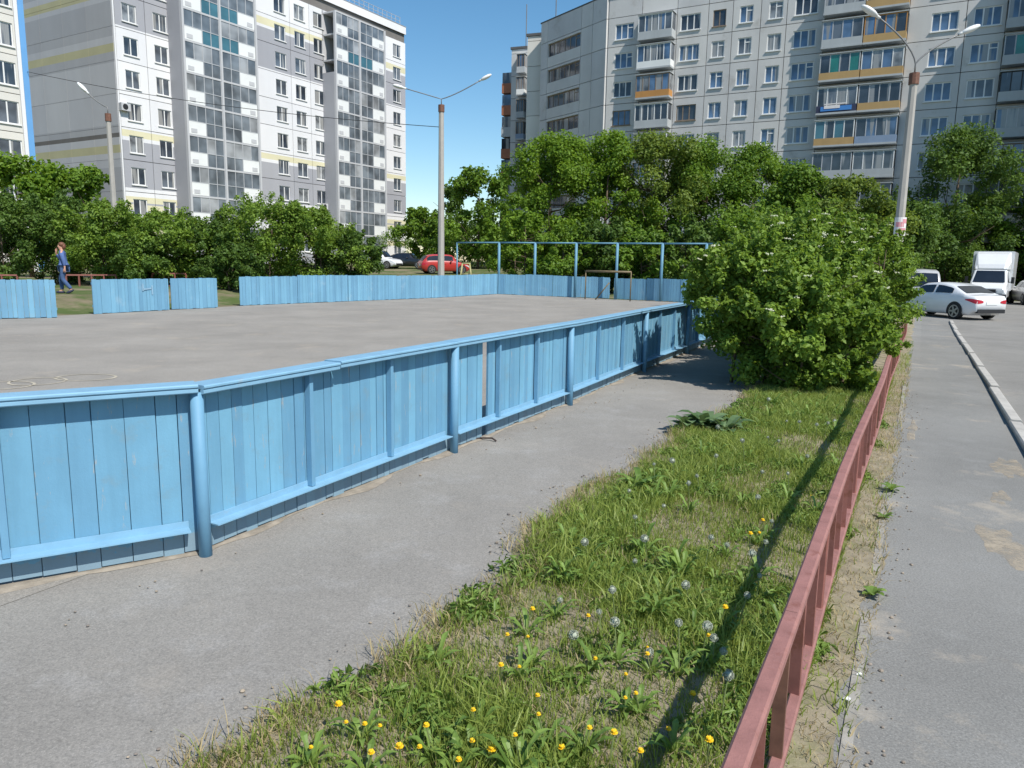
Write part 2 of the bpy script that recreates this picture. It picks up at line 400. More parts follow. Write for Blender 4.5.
# lawn strip with a wandering edge
def wob(u, s): return .09 * math.sin(u * 2.1 + s) + .06 * math.sin(u * 5.3 + 2 * s) + .035 * math.sin(u * 13.7 + s * 3)
mb = MB(); nu = 420; vv = [0, .12, .3, .5, .7, .85, 1]
def lawn_l(u): return -2.06 + wob(u, 1.0) + .12 * math.sin(u * .8)
def lawn_r(u): return -.10 + .35 * wob(u, 4.0)
for i in range(nu + 1):
    u = -6 + 40 * i / nu; a, b = lawn_l(u), lawn_r(u)
    for t in vv:
        v = a + (b - a) * t; p = uv(u, v)
        bump = .02 * math.sin(3 * p.x) * math.sin(2.6 * p.y) * min(1, 6 * t * (1 - t))
        dz = .030 if 0 < t < 1 else (.0045 if t == 0 else .0215)
        mb.v.append((p.x, p.y, zt(p.x, p.y) + dz + bump * .6))
nv = len(vv)
for i in range(nu):
    for j in range(nv - 1):
        mb.f.append([i * nv + j, i * nv + j + 1, (i + 1) * nv + j + 1, (i + 1) * nv + j]); mb.t.append(.5); mb.m.append(0)
lawn = structure(mb.build('lawn', M['soil'], smooth=True, fix=False))
for p in lawn.data.polygons:
    if p.normal.z < 0: p.flip()

# concrete edging half buried at the sidewalk edge
mb = MB()
for (u0, u1) in [(2.55, 3.9), (4.6, 6.0), (9.5, 12.5)]:
    a, b = uv(u0, -.085), uv(u1, -.095); mb.bar((a.x, a.y, .0), (b.x, b.y, .002), .04, .05)
structure(mb.build('sidewalk_edging', M['old_concrete']))

# sand blown over the sidewalk
def sand_patch(px, py, ru, rv, seed):
    c = gp(px, py); u0, v0 = to_uv(c.x, c.y); g = random.Random(seed); mb = MB(); n = 40; rings = [0, .35, .7, 1]
    rad = [1 + .25 * math.sin(2 * 6.283 * k / n + seed) + .18 * math.sin(5 * 6.283 * k / n + 2 * seed) + g.uniform(-.10, .10) for k in range(n)]
    for q in rings:
        for k in range(n):
            a_ = 6.283 * k / n; p = uv(u0 + ru * q * rad[k] * math.cos(a_), min(v0 + rv * q * rad[k] * math.sin(a_), .98)); mb.v.append((p.x, p.y, zt(p.x, p.y) + .0225 + .004 * (1 - q) + (0 if q < 1 else -.0015)))
    for q in range(len(rings) - 1):
        for k in range(n): mb.f.append([q * n + k, (q + 1) * n + k, (q + 1) * n + (k + 1) % n, q * n + (k + 1) % n]); mb.t.append(.5); mb.m.append(0)
    structure(mb.build('sand_patch', M['thin_sand'], fix=False))
sand_patch(1004, 548, .34, .13, 3); sand_patch(1008, 470, .42, .10, 5); sand_patch(1000, 500, .2, .06, 6); sand_patch(912, 432, .5, .05, 7)

# kerb between sidewalk and road
mb = MB(); u = -8.0
while u < 33:
    L = 3.0
    a, b = uv(u, 1.08 + .012 * math.sin(u)), uv(min(u + L - .015, 33), 1.08 + .012 * math.sin(u * 1.7))
    mb.bar((a.x, a.y, zt(a.x, a.y) + .03), (b.x, b.y, zt(b.x, b.y) + .012), .125, .12, bev=.015); u += L
structure(mb.build('kerb', M['kerb']))

# ------------------------------------------------------------------ near board fence
def board_run(root, o, p, q, zb=0.0, ztop=.99, missing=None, matn='blue', off=.0, wmin=.11, wmax=.19, name='board_panel', split=None):
    """planks from p to q (one panel mesh)"""
    p, q = Vector(p), Vector(q); L = (q - p).length; d = (q - p).normalized(); n = Vector((d.y, -d.x, 0))
    mb = MB(); s = 0.0
    while s < L - .01:
        w = rng.uniform(wmin, wmax)
        if missing and s <= missing * L < s + w: s = missing * L - .004; w = .115
        e = min(s + w, L)
        if L - e < .05: e = L
        if not (missing and s <= missing * L < e):
            j = rng.uniform(-.005, .005); g = .0022 if wmax <= .2 and matn == 'blue' else .003
            a = p + d * (s + g) + n * (off + j); b = p + d * (e - g) + n * (off + j)
            c0, c1 = a - n * .022, b - n * .022
            t0, t1 = ztop + rng.uniform(-.01, .01), zb + .012 + rng.uniform(0, .02)
            lean = d * rng.uniform(-.0012, .0012)
            vs = [(x + (lean if top else Vector())) + Vector((0, 0, zz - x.z + zt(x.x, x.y))) for zz, top in ((t1, 0), (t0, 1)) for x in (a, b, c1, c0)]
            mb.add(vs, [(0, 1, 2, 3), (4, 5, 6, 7), (0, 1, 5, 4), (1, 2, 6, 5), (2, 3, 7, 6), (3, 0, 4, 7)], rng.random())
            if matn == 'blue':       # tongue behind the joint
                jt = p + d * e - n * .026
                if not (missing and (abs(e - missing * L) < .02)): mb.bar(jt + Vector((0, 0, zb + .05)), jt + Vector((0, 0, ztop - .02)), .006, .03, up=d, tint=.1)
        s = e
    return mb.build(name, M[matn], root, o)

def post_px(px, py): return gp(px, py)
P0, P1, P2, P3 = gp(201, 553), gp(448, 452), gp(565, 405), gp(640, 372)
dirf = (P3 - P1).normalized()
PL = P0 + (gp(5, 588) - P0).normalized() * 2.85
posts = [PL - (P0 - PL).normalized() * 2.85, PL, P0, P1, P2, P3]
while to_uv(posts[-1].x, posts[-1].y)[0] < 31: posts.append(posts[-1] + dirf * 2.95)
posts.append(gp(690, 303) + Vector((1.4, -1.0, 0)))
posts[-1] = uv(34.6, to_uv(posts[-2].x, posts[-2].y)[1])
fo = Vector((P0.x, P0.y, 0))
fence = thing('board_fence', 'near blue plank fence with round posts and a flat cap rail', 'fence', fo)
for i, p in enumerate(posts):
    n_ = (posts[min(i + 1, len(posts) - 1)] - posts[max(i - 1, 0)]).normalized(); nn = Vector((n_.y, -n_.x, 0))
    mb = MB(); c = p + nn * .066
    lean = Vector((-.012, .008, 0)) if i == 2 else Vector((rng.uniform(-.012, .012), 0, 0))
    mb.tube([c + Vector((0, 0, -.05)), c + Vector((0, 0, .4)) + lean * .5, c + Vector((0, 0, .985)) + lean], .037, 16)
    po = mb.build('post', M['blue_post'], fence, fo, smooth=True)
    for pl in po.data.polygons:
        if len(pl.vertices) > 4: pl.use_smooth = False
for i in range(len(posts) - 1):
    p, q = posts[i], posts[i + 1]; d = (q - p).normalized(); n_ = Vector((d.y, -d.x, 0)); L = (q - p).length
    miss = .232 if i == 3 else None
    board_run(fence, fo, p, q, missing=miss, wmin=.10 if i <= 1 else .07, wmax=.165 if i <= 1 else .125)
    # ledger: an angle iron in front of the planks
    mb = MB()
    up3 = Vector((0, 0, 1)); a, b = p + d * .06, q - d * .06
    for (oo, z, w, h) in ((.046, .170, .088, .008), (.006, .190, .010, .045)):
        mb.bar(a + n_ * oo + up3 * z, b + n_ * oo + up3 * z, w, h)
    mb.build('bottom_rail', M['blue_rail'], fence, fo)
    # cap: lip and flat top
    mb = MB(); e0 = .03 if i != 2 else .0
    split = [0, 1] if i != 2 else [0, .42, 1]
    for k in range(len(split) - 1):
        a, b = p + d * (L * split[k]), p + d * (L * split[k + 1])
        dz = (.0022 if i % 2 else 0) if not (i == 2 and k == 0) else -.008
        a = a - d * (.014 if k == 0 else -.006); b = b + d * (.014 if k == len(split) - 2 else -.004)
        mb.bar(a + n_ * .035 + up3 * (1.024 + dz), b + n_ * .035 + up3 * (1.024 + dz), .160, .022, bev=.006, tint=rng.random())
        mb.bar(a + n_ * .094 + up3 * (.998 + dz), b + n_ * .094 + up3 * (.998 + dz), .028, .029, bev=.006, tint=rng.random())
    mb.build('cap_rail', M['blue_rail'], fence, fo)
    for t in (1 / 3, 2 / 3):
        c = p + d * (L * t) + n_ * .03; mb = MB()
        mb.bar(c + up3 * .178, c + up3 * 1.0, .045, .035, up=d)
        mb.build('batten', M['blue_post'], fence, fo)

mb = MB(); gd = random.Random(4); run = []
for p, q in zip(posts[:-1], posts[1:]):
    n_ = Vector(((q - p).normalized().y, -(q - p).normalized().x, 0)); m_ = max(2, int((q - p).length / .12))
    for k in range(m_): run.append((p.lerp(q, k / m_), n_))
for p, n_ in run:
    w_ = max(.004, -.03 + .09 * abs(math.sin(p.x * 2.1 + p.y * 1.3)) + .04 * math.sin(p.y * 7) + gd.uniform(0, .03))
    mb.v += [tuple(p - n_ * .03 + Vector((0, 0, .014))), tuple(p + n_ * w_ * .4 + Vector((0, 0, .016))), tuple(p + n_ * w_ + Vector((0, 0, .0065)))]
for k in range(len(run) - 1):
    for j in (0, 1): mb.f.append([3 * k + j, 3 * k + j + 1, 3 * k + j + 4, 3 * k + j + 3]); mb.t.append(.5); mb.m.append(0)
structure(mb.build('dirt_strip', M['sand'], fix=False))

# ------------------------------------------------------------------ far boards of the court
def far_boards(label, A_, B_, h=1.06, panels=1, posts_n=2, mark=False, wmin=.09, wmax=.16):
    A_, B_ = Vector(A_), Vector(B_); o = Vector((A_.x, A_.y, zt(A_.x, A_.y)))
    r = thing('board_fence', label, 'fence', o, group='blue boards round the far sides of the court')
    d = (B_ - A_).normalized(); n_ = Vector((d.y, -d.x, 0)); L = (B_ - A_).length
    for k in range(panels):
        a, b = A_ + d * (L * k / panels), A_ + d * (L * (k + 1) / panels)
        board_run(r, o, a, b - d * .012, zb=0, ztop=h + rng.uniform(-.025, .025), matn='blue_far', wmin=wmin, wmax=wmax, off=rng.uniform(-.012, .012))
    for k in range(posts_n):
        c = A_ + d * (.1 + (L - .2) * k / max(1, posts_n - 1)) - n_ * .085; mb = MB()
        mb.bar(c + Vector((0, 0, -.05)), c + Vector((0, 0, h - .04)), .07, .07, up=d)
        mb.build('post', M['blue_post'], r, o)
    for z in (.25, h - .12):
        mb = MB(); mb.bar(A_ - n_ * .036 + Vector((0, 0, z)), B_ - n_ * .036 + Vector((0, 0, z)), .025, .07)
        mb.build('back_rail', M['blue_post'], r, o)
    if mark:
        mb = MB(); c = A_ + d * (L * .70) + n_ * .016
        w = .16; z0, z1 = h - .50, h - .16
        for (x0, za, x1, zb_) in ((-w, z0 + .12, -w, z1), (w, z0, w, z1 - .05), (-w, z0 + .17, w, z0 + .20)):
            mb.bar(c + d * x0 + Vector((0, 0, za)), c + d * x1 + Vector((0, 0, zb_)), .05, .006, up=n_)
        mb.build('chalk_mark', M['chalk_w'], r, o)
    return r
g0, g1 = gp(-20, 320), gp(58, 318)
dl = (gp(57, 318) - gp(0, 319.2)).normalized()
far_boards('blue board section of the court at the left edge, left of the walking person', g1 - dl * 5.5, g1, .985 * 1.06, 2, 3)
far_boards('short blue board section with a faint chalk mark, right of the walking person', gp(94, 314.5), gp(170, 310.3), 1.03, 1, 2, True)
far_boards('narrow blue board panel just right of the chalk marked section', gp(172, 310.0), gp(218.5, 308), 1.03, 1, 2)
cor = gp(497.5, 295.5)
far_boards('longest run of blue boards, passing in front of the tall double lamp post', gp(240.5, 306), cor, 1.07, 6, 7)
e1 = gp(609.5, 299.0); e2 = gp(613.5, 299.2); e3 = gp(692, 303.2); endd = (e3 - e2).normalized()
far_boards('blue end boards of the court between the corner and the dark gap', cor + Vector((.03, 0, 0)), e1, 1.06, 4, 4)
far_boards('blue end boards running right from the dark gap to the shrubs', e2, posts[-1] - endd * .1, 1.06, 5, 4)

# tall net frame behind the end boards
o = on(cor.x, cor.y + .4)
nf = thing('net_frame', 'tall light blue steel frame standing behind the end boards of the court', 'frame', o)
fp = []
for px in (499, 535, 576, 617, 662, 706, 752):
    k = (px - 499) / (690 - 499); y = cor.y + .35 + (e3.y - cor.y) * k
    b = at(px, 260, y); b.z = zt(b.x, b.y); fp.append(b)
lft = at(457, 272, 41.5); lft.z = zt(lft.x, lft.y)
for k, b in enumerate([lft] + fp):
    mb = MB(); mb.tube([b + Vector((0, 0, -.05)), Vector((b.x, b.y, 2.75))], .07 if k else .045, 10)
    mb.build('post', M['frame_blue'], nf, o, smooth=True)
mb = MB(); allp = [lft] + fp
for a, b in zip(allp[:-1], allp[1:]): mb.tube([Vector((a.x, a.y, 2.74)), Vector((b.x, b.y, 2.74))], .038, 8)
mb.build('top_rail', M['frame_blue'], nf, o, smooth=True)

# small goal inside the end boards
def goal():
    a, b = gp(585, 299.5), gp(630, 301.5); o = (a + b) / 2; d = (b - a).normalized(); n_ = Vector((-d.y, d.x, 0)) * -1
    r = thing('goal_frame', 'small rusty brown goal frame standing in front of the end boards', 'goal', o)
    for p in (a, b):
        mb = MB(); mb.tube([p + Vector((0, 0, .0)), p + Vector((0, 0, 1.38))], .028, 8); mb.build('goal_post', M['brown_steel'], r, o, True)
        back = p - n_ * -.0 + n_ * -.55
    mb = MB(); mb.tube([a + Vector((0, 0, 1.38)), b + Vector((0, 0, 1.38))], .05, 8); mb.build('crossbar', M['brown_steel'], r, o, True)
    mb = MB(); mb.tube([a + d * .55 + Vector((0, 0, .02)), a + d * 1.25 + Vector((0, 0, .85))], .03, 6); mb.build('brace', M['brown_steel'], r, o, True)
goal()

# pale yellow exercise frame by the red car
c = at(466, 272, 50); c.z = zt(c.x, c.y)
r = thing('exercise_frame', 'pale yellow steel exercise frame between the red car and the net frame', 'play equipment', c)
H_ = at(466, 263.5, 50).z
for dx in (-.32, .32):
    for dy in (-.3, .3):
        mb = MB(); mb.tube([c + Vector((dx * 1.25, dy * 1.3, -.02)), Vector((c.x + dx * .75, c.y, H_))], .05, 8); mb.build('leg', M['yellow_steel'], r, c, True)
mb = MB(); mb.tube([Vector((c.x - .3, c.y, H_)), Vector((c.x + .3, c.y, H_))], .05, 8); mb.tube([Vector((c.x - .32, c.y, c.z + .5)), Vector((c.x + .32, c.y, c.z + .5))], .035, 8)
mb.build('crossbar', M['yellow_steel'], r, c, True)

# ------------------------------------------------------------------ pink railing by the sidewalk
RAILV = -.30
def rail_pt(u, z, dv=0): p = uv(u, RAILV + dv + .012 * math.sin(u * .9)); return Vector((p.x, p.y, zt(p.x, p.y) + z))
ro = rail_pt(2, 0); ro.z = 0
rail = thing('metal_railing', 'low faded pinkish red steel railing between the lawn and the sidewalk', 'railing', ro)
RZ = .55
mb = MB(); us = [-1.6 + 1.05 * k for k in range(27)]
for a, b in zip(us[:-1], us[1:]): mb.bar(rail_pt(a, RZ), rail_pt(b + .002, RZ), .057, .042, bev=.008)
mb.build('top_rail', M['pink'], rail, ro)
mb = MB()
for a, b in zip(us[:-1], us[1:]): mb.bar(rail_pt(a, .115, .012), rail_pt(b + .002, .115, .012), .045, .035, bev=.006)
mb.build('bottom_rail', M['pink'], rail, ro)
k = 0; u = -1.4
while u < 25.6:
    mb = MB(); post = k % 5 == 2
    if post:
        mb.bar(rail_pt(u, -.06), rail_pt(u, RZ - .024), .05, .05, up=EU, bev=.006); mb.build('post', M['pink_side'], rail, ro)
    else:
        ex = rail_pt(u, 0); tw = rng.uniform(-.12, .12)
        upv = (EU * math.cos(tw) + EV * math.sin(tw))
        mb.bar(rail_pt(u, .13, .005), rail_pt(u + rng.uniform(-.01, .01), RZ - .0235, .002), .042, .020, up=upv)
        mb.build('baluster', M['pink_side'] if rng.random() < .85 else M['rust'], rail, ro)
    u += .425; k += 1

# rusty low fence behind the walking person
a, b = at(66, 275, 31.5), at(116, 275, 32.6); a2, b2 = at(152, 274, 33.5), at(186, 273, 34.2)
for (A_, B_, lab) in ((at(-30, 275, 30), at(17, 275, 30.7), 'low rusty railing in front of the hedge at the left edge of the picture'), (a, b, 'low rusty railing in front of the hedge, just right of the walking person'), (a2, b2, 'low rusty railing in front of the hedge above the chalk marked blue boards')):
    o = on(A_.x, A_.y); r = thing('metal_railing', lab, 'railing', o, group='low rusty railings by the hedge')
    top = (A_.z + B_.z) / 2; d = Vector((B_.x - A_.x, B_.y - A_.y, 0)); L = d.length
    mb = MB(); mb.bar((A_.x, A_.y, top), (B_.x, B_.y, top), .06, .06); mb.build('top_rail', M['pink_side'], r, o)
    mb = MB(); mb.bar((A_.x, A_.y, top - .55), (B_.x, B_.y, top - .55), .04, .04); mb.build('bottom_rail', M['pink_side'], r, o)
    n = max(2, int(L / .45))
    for k in range(n + 1):
        p = Vector((A_.x, A_.y, 0)) + d * (k / n); mb = MB()
        mb.bar((p.x, p.y, zt(p.x, p.y) - .05), (p.x, p.y, top - .03), .05, .05, up=(1, 0, 0)); mb.build('post', M['pink_side'], r, o)

# ------------------------------------------------------------------ buildings
class Facade:
    """local frame of a building: x along the front, y inward, z up; origin at a front corner"""
    def __init__(s, P, az_deg, z0=0):
        s.P = Vector((P[0], P[1], z0)); a = R(az_deg); s.d = Vector((math.sin(a), math.cos(a), 0)); s.n = Vector((s.d.y, -s.d.x, 0))
        s.rot = math.atan2(s.d.y, s.d.x)
    def S(s, px, py, p=0):
        r = ray(px, py); q = s.P + s.n * p; t = s.n.dot(q) / s.n.dot(r); h = r * t
        return s.d.dot(h - s.P)
    def SZ(s, px, py, p=0):
        r = ray(px, py); q = s.P + s.n * p; t = s.n.dot(q) / s.n.dot(r); h = r * t + Vector((0, 0, EYE))
        return s.d.dot(h - s.P), h.z - s.P.z

def cell(mb, s0, s1, z0, z1, hole, bands, T=.14, gap=.025):
    """wall panel from s0..s1, z0..z1 with an optional window hole, coloured by bands [(ztop, slot)]"""
    xs = sorted({s0 + gap, s1 - gap} | ({hole[0], hole[1]} if hole else set()))
    zs = {z0 + gap, z1 - gap} | ({hole[2], hole[3]} if hole else set())
    zs |= {b[0] for b in bands if z0 + gap < b[0] < z1 - gap}
    zs = sorted(zs); tn = rng.random()
    for i in range(len(xs) - 1):
        for j in range(len(zs) - 1):
            cx, cz = (xs[i] + xs[i + 1]) / 2, (zs[j] + zs[j + 1]) / 2
            if hole and hole[0] < cx < hole[1] and hole[2] < cz < hole[3]: continue
            mi = next((b[1] for b in bands if cz < b[0]), bands[-1][1])
            mb.box((xs[i], -T, zs[j]), (xs[i + 1], 0, zs[j + 1]), tn, mi)

WCACHE = {}
def window(root, s, z, w, h, n=2, frame='white_frame', transom=False, gl=None, y=-.03, sill=True, T=.14):
    key = (round(w, 2), round(h, 2), n, frame, transom, sill)
    if key not in WCACHE:
        mb = MB(); f = .075
        mb.box((-w / 2, -.05, -h / 2), (-w / 2 + f, 0, h / 2)); mb.box((w / 2 - f, -.05, -h / 2), (w / 2, 0, h / 2))
        mb.box((-w / 2 + f, -.048, -h / 2), (w / 2 - f, -.002, -h / 2 + f)); mb.box((-w / 2 + f, -.048, h / 2 - f), (w / 2 - f, -.002, h / 2))
        for k in range(1, n):
            x = -w / 2 + w * k / n; mb.box((x - f * .6, -.047, -h / 2 + f), (x + f * .6, -.003, h / 2 - f))
        if transom:
            x0 = -w / 2 + w * (n - 1) / n; mb.box((x0 + f * .6, -.045, h * .18), (w / 2 - f, -.005, h * .18 + f))
        if sill: mb.box((-w / 2 - .06, -.20, -h / 2 - .07), (w / 2 + .06, -.001, -h / 2 - .002))
        a = mb.build('window', M[frame]); me1 = a.data; bpy.data.objects.remove(a)
        mb = MB(); mb.box((-w / 2 + .03, -.022, -h / 2 + .03), (w / 2 - .03, -.012, h / 2 - .03))
        a = mb.build('pane', G[0]); me2 = a.data; bpy.data.objects.remove(a)
        me2.materials.clear(); me2.materials.append(None)
        WCACHE[key] = (me1, me2)
    me1, me2 = WCACHE[key]
    o = link('window', me1, root, (s, y, z))
    p = link('pane', me2, o)
    p.material_slots[0].link = 'OBJECT'; p.material_slots[0].material = gl or G[rng.choice([0, 0, 2, 2, 1, 3])]
    return o

# --- left high rise
LP = at(116, 60, 64.2); LZ = zt(LP.x, LP.y)
lf = Facade(LP, 30.5, 0)
tower = thing('apartment_block', 'ten storey white and grey panel block with yellow bands and glazed balcony columns', 'building', (LP.x, LP.y, 0), lf.rot)
ST = 2.6
def fc(k): return 3.15 + ST * (k - 1)                # window centre of floor k
SL = 37.3; DP = 14.2; TOPZ = 28.9
mbw = MB()     # slots: 0 white 1 grey 2 light grey 3 yellow 4 pale yellow 5 end 6 end dark 7 seam
mbw.box((.02, .02, -.5), (SL - .02, DP, TOPZ), mi=7)
cA1, cA2 = lf.S(134, 113), lf.S(164, 118); aw = 1.35
b1a, b1b, b1m = lf.S(187, 130, 2), lf.S(260, 130, 2), lf.S(224.5, 130, 2)
b2a, b2b, b2m = lf.S(336.5, 120, 2), lf.S(386, 120, 2), lf.S(361, 120, 2)
cB = [lf.S(282, 130), lf.S(301, 120), lf.S(319.5, 124)]; cC = lf.S(396.3, 110)
colsL = [(0, (cA1 + cA2) / 2, cA1), ((cA1 + cA2) / 2, b1a, cA2), (b1a, b1b, None), (b1b, (cB[0] + cB[1]) / 2, cB[0]), ((cB[0] + cB[1]) / 2, (cB[1] + cB[2]) / 2, cB[1]),
         ((cB[1] + cB[2]) / 2, b2a, cB[2]), (b2a, b2b, None), (b2b, SL, cC)]
def bandsL(k):
    z0 = fc(k) - ST / 2; z = lambda t: z0 + t * ST; e = 99
    return {1: [(z(.15), 1), (z(.62), 0), (z(.85), 4), (e, 0)], 2: [(z(.35), 0), (z(.42), 1), (z(.60), 4), (z(.66), 1), (z(.85), 4), (e, 0)],
            3: [(z(.12), 0), (e, 1)], 4: [(z(.60), 1), (z(.72), 0), (z(.93), 4), (e, 0)], 8: [(z(.06), 0), (e, 1)],
            9: [(z(.50), 1), (z(.60), 0), (z(.86), 4), (e, 0)], 10: [(z(.2), 0), (e, 0)]}.get(k, [(e, 0)])
for k in range(1, 11):
    z0, z1 = fc(k) - ST / 2, fc(k) + ST / 2
    if k == 1: z0 = .4
    if k == 10: z1 = fc(k) + 1.25
    for (a, b, wc) in colsL:
        ww, wh = (1.3 if wc in (cA1, cA2) else 1.45), 1.42
        if wc is None: cell(mbw, a, b, z0, z1, None, [(99, 2)]); continue
        cell(mbw, a, b, z0, z1, (wc - ww / 2, wc + ww / 2, fc(k) - wh / 2, fc(k) + wh / 2), bandsL(k))
        window(tower, wc, fc(k), ww, wh, 2, 'white_frame', False, gl=G[rng.choice([0, 0, 2, 2, 1])])
# end wall panels (facing the camera): local x = 0 plane
def endcell(mb, y0, y1, z0, z1, bands, T=.14, gap=.025):
    zs = sorted({z0 + gap, z1 - gap} | {b[0] for b in bands if z0 + gap < b[0] < z1 - gap})
    tn = rng.random()
    for j in range(len(zs) - 1):
        cz = (zs[j] + zs[j + 1]) / 2; mi = next((b[1] for b in bands if cz < b[0]), bands[-1][1])
        mb.box((-T, y0 + gap, zs[j]), (0, y1 - gap, zs[j + 1]), tn, mi)
endb = [(9.0, 6), (10.15, 5), (10.8, 3), (11.4, 5), (11.75, 7), (12.4, 6), (17.3, 5), (18.1, 6), (18.75, 3), (19.3, 5), (22.0, 6), (22.4, 5), (23.1, 3), (23.6, 5), (99, 6)]
for k in range(1, 11):
    z0, z1 = fc(k) - ST / 2, fc(k) + ST / 2
    if k == 1: z0 = .4
    if k == 10: z1 = fc(k) + 1.25
    for q in range(4): endcell(mbw, DP * q / 4, DP * (q + 1) / 4, z0, z1, endb, gap=.012)
mbw.box((-.12, -.13, .4), (.0, -.003, TOPZ - .2), mi=0)          # white corner strip
SLOTL = [M['w_white'], M['w_grey'], M['w_lgrey'], M['w_yellow'], M['w_paley'], M['w_end'], M['w_enddark'], M['w_seam']]
mbw.build('wall', SLOTL, tower)
mb = MB(); mb.box((-.2, -.21, TOPZ - .1), (SL + .05, -.143, TOPZ + .75)); mb.box((-.2, -.14, TOPZ - .1), (-.143, DP + .2, TOPZ + .75)); mb.box((SL + .0, -.14, TOPZ - .1), (SL + .05, DP + .2, TOPZ + .75))
mb.box((-.24, -.25, TOPZ + .752), (SL + .09, -.1, TOPZ + .80), mi=1)
mb.build('parapet', [M['w_white'], M['w_grey']], tower)
mb = MB(); mb.box((-.1, -.1, TOPZ + .003), (SL - .1, DP, TOPZ + .2)); rf = mb.build('roof', M['roof'], tower)
mb = MB(); mb.box((SL - 13, 3, TOPZ + .2), (SL - 8, 9, TOPZ + 2.6)); mb.build('roof_hatch', M['w_lgrey'], rf)
mb = MB()
for k in range(14):
    x = SL - 11 + k * .8; mb.tube([(x, .2, TOPZ + .8), (x, .2, TOPZ + 1.75)], .03, 6)
for z in (1.3, 1.75): mb.tube([(SL - 11, .2, TOPZ + z), (SL - .5, .2, TOPZ + z)], .03, 6)
mb.build('roof_railing', M['grey_frame'], tower)
mb = MB(); mb.box((b2a - 4.2, -.1, TOPZ + .835), (b2a - 3.3, .8, TOPZ + 2.2)); mb.build('vent_stack', M['w_white'], tower)

# balcony columns: a projecting frame with one glazed balcony per floor
BD = 2.0
for si, (a, m_, b) in enumerate(((b1a, b1m, b1b), (b2a, b2m, b2b))):
    top = fc(10) + (ST / 2 if si == 0 else .9)
    mb = MB()
    mb.box((a - .02, -BD + .2, .2), (a + .22, -.145, fc(9) if si == 0 else fc(8)), mi=1)                       # grey side wall
    mb.box((b - .22, -BD + .2, .2), (b + .02, -.145, top), mi=1)
    for x in (a + .0, m_ - .1, b - .2): mb.box((x, -BD - .05, .2), (x + .2, -BD + .195, top), mi=0)
    for k in range(1, 12):
        z = fc(k) - ST / 2 if k < 11 else top
        mb.box((a + .23, -BD + .01, z - .1), (b - .23, -.15, z + .06), mi=0)
    mb.build('balcony_frame', [M['w_lgrey'], M['w_grey']], tower)
    for k in range(1, 11):
        z0 = fc(k) - ST / 2 + .06; z1 = fc(k) + ST / 2 - .1
        if k == 10: z1 = min(z1, top - .1)
        for ci, (x0, x1) in enumerate(((a + .2, m_ - .1), (m_ + .1, b - .2))):
            zm = z0 + (z1 - z0) * .46; xm = (x0 + x1) / 2; y = -BD + .03
            half = (x0, xm) if ci == 0 else (xm, x1)
            other = (xm, x1) if ci == 0 else (x0, xm)
            full = k >= 8 and si == 0 and (k + ci) % 2 == 0
            mb = MB(); mb.box((half[0] + .02, y, z0 + .02), (half[1] - .02, y + .05, zm - .02))
            vx = half[0] + .25 if ci == 0 else half[1] - .85
            mb.box((vx, y - .02, z0 + .15), (vx + .6, y - .002, z0 + .5), mi=1)
            if k == 1 : mb.box((other[0] + .02, y, z0 + .02), (other[1] - .02, y + .05, zm - .02))
            bal = mb.build('balcony', [M['b_white'], M['w_lgrey']], tower)
            mb = MB(); fr = .06
            mb.box((x0, y - .012, zm - .03), (x1, y + .06, zm + .03), mi=0)
            for q in range(5):
                x = x0 + (x1 - x0) * q / 4; x = min(max(x, x0 + fr / 2), x1 - fr / 2)
                mb.box((x - fr / 2, y - .01, zm + .032), (x + fr / 2, y + .055, z1), mi=0)
            if k > 1:
                for q in range(3):
                    x = other[0] + (other[1] - other[0]) * q / 2; x = min(max(x, other[0] + fr / 2), other[1] - fr / 2)
                    mb.box((x - fr / 2, y - .01, z0 + .0), (x + fr / 2, y + .055, zm - .032), mi=0)
            for q in range(4):
                mb.box((x0 + (x1 - x0) * q / 4 + .03, y + .02, zm + .03), (x0 + (x1 - x0) * (q + 1) / 4 - .03, y + .03, z1), mi=1 + rng.choice([0, 0, 1, 2]))
            if k > 1:
                lo = 4 if (k >= 8 and si == 0) or k == 9 else rng.choice([3, 3, 1])
                mb.box((other[0] + .03, y + .02, z0), (other[1] - .03, y + .03, zm - .03), mi=lo)
            gm = GG[:]; mb.build('glazing', [M['grey_frame'], GG[0], GG[1], GG[2], GT[0]], bal)
for (cx, k, dx) in ((cA1, 5, -1.0), (cB[0], 3, .9), (cB[2], 3, .1)):
    mb = MB(); mb.box((cx + dx - .4, -.52, fc(k) - .35 - (.9 if cx != cA1 else -.3)), (cx + dx + .4, -.16, fc(k) + .25 - (.9 if cx != cA1 else -.3)))
    mb.ball((cx + dx - .05, -.525, fc(k) - .05 - (.9 if cx != cA1 else -.3)), (.24, .012, .24), 12, 6, mi=1)
    mb.build('air_conditioner', [M['w_lgrey'], M['black_plastic']], tower)

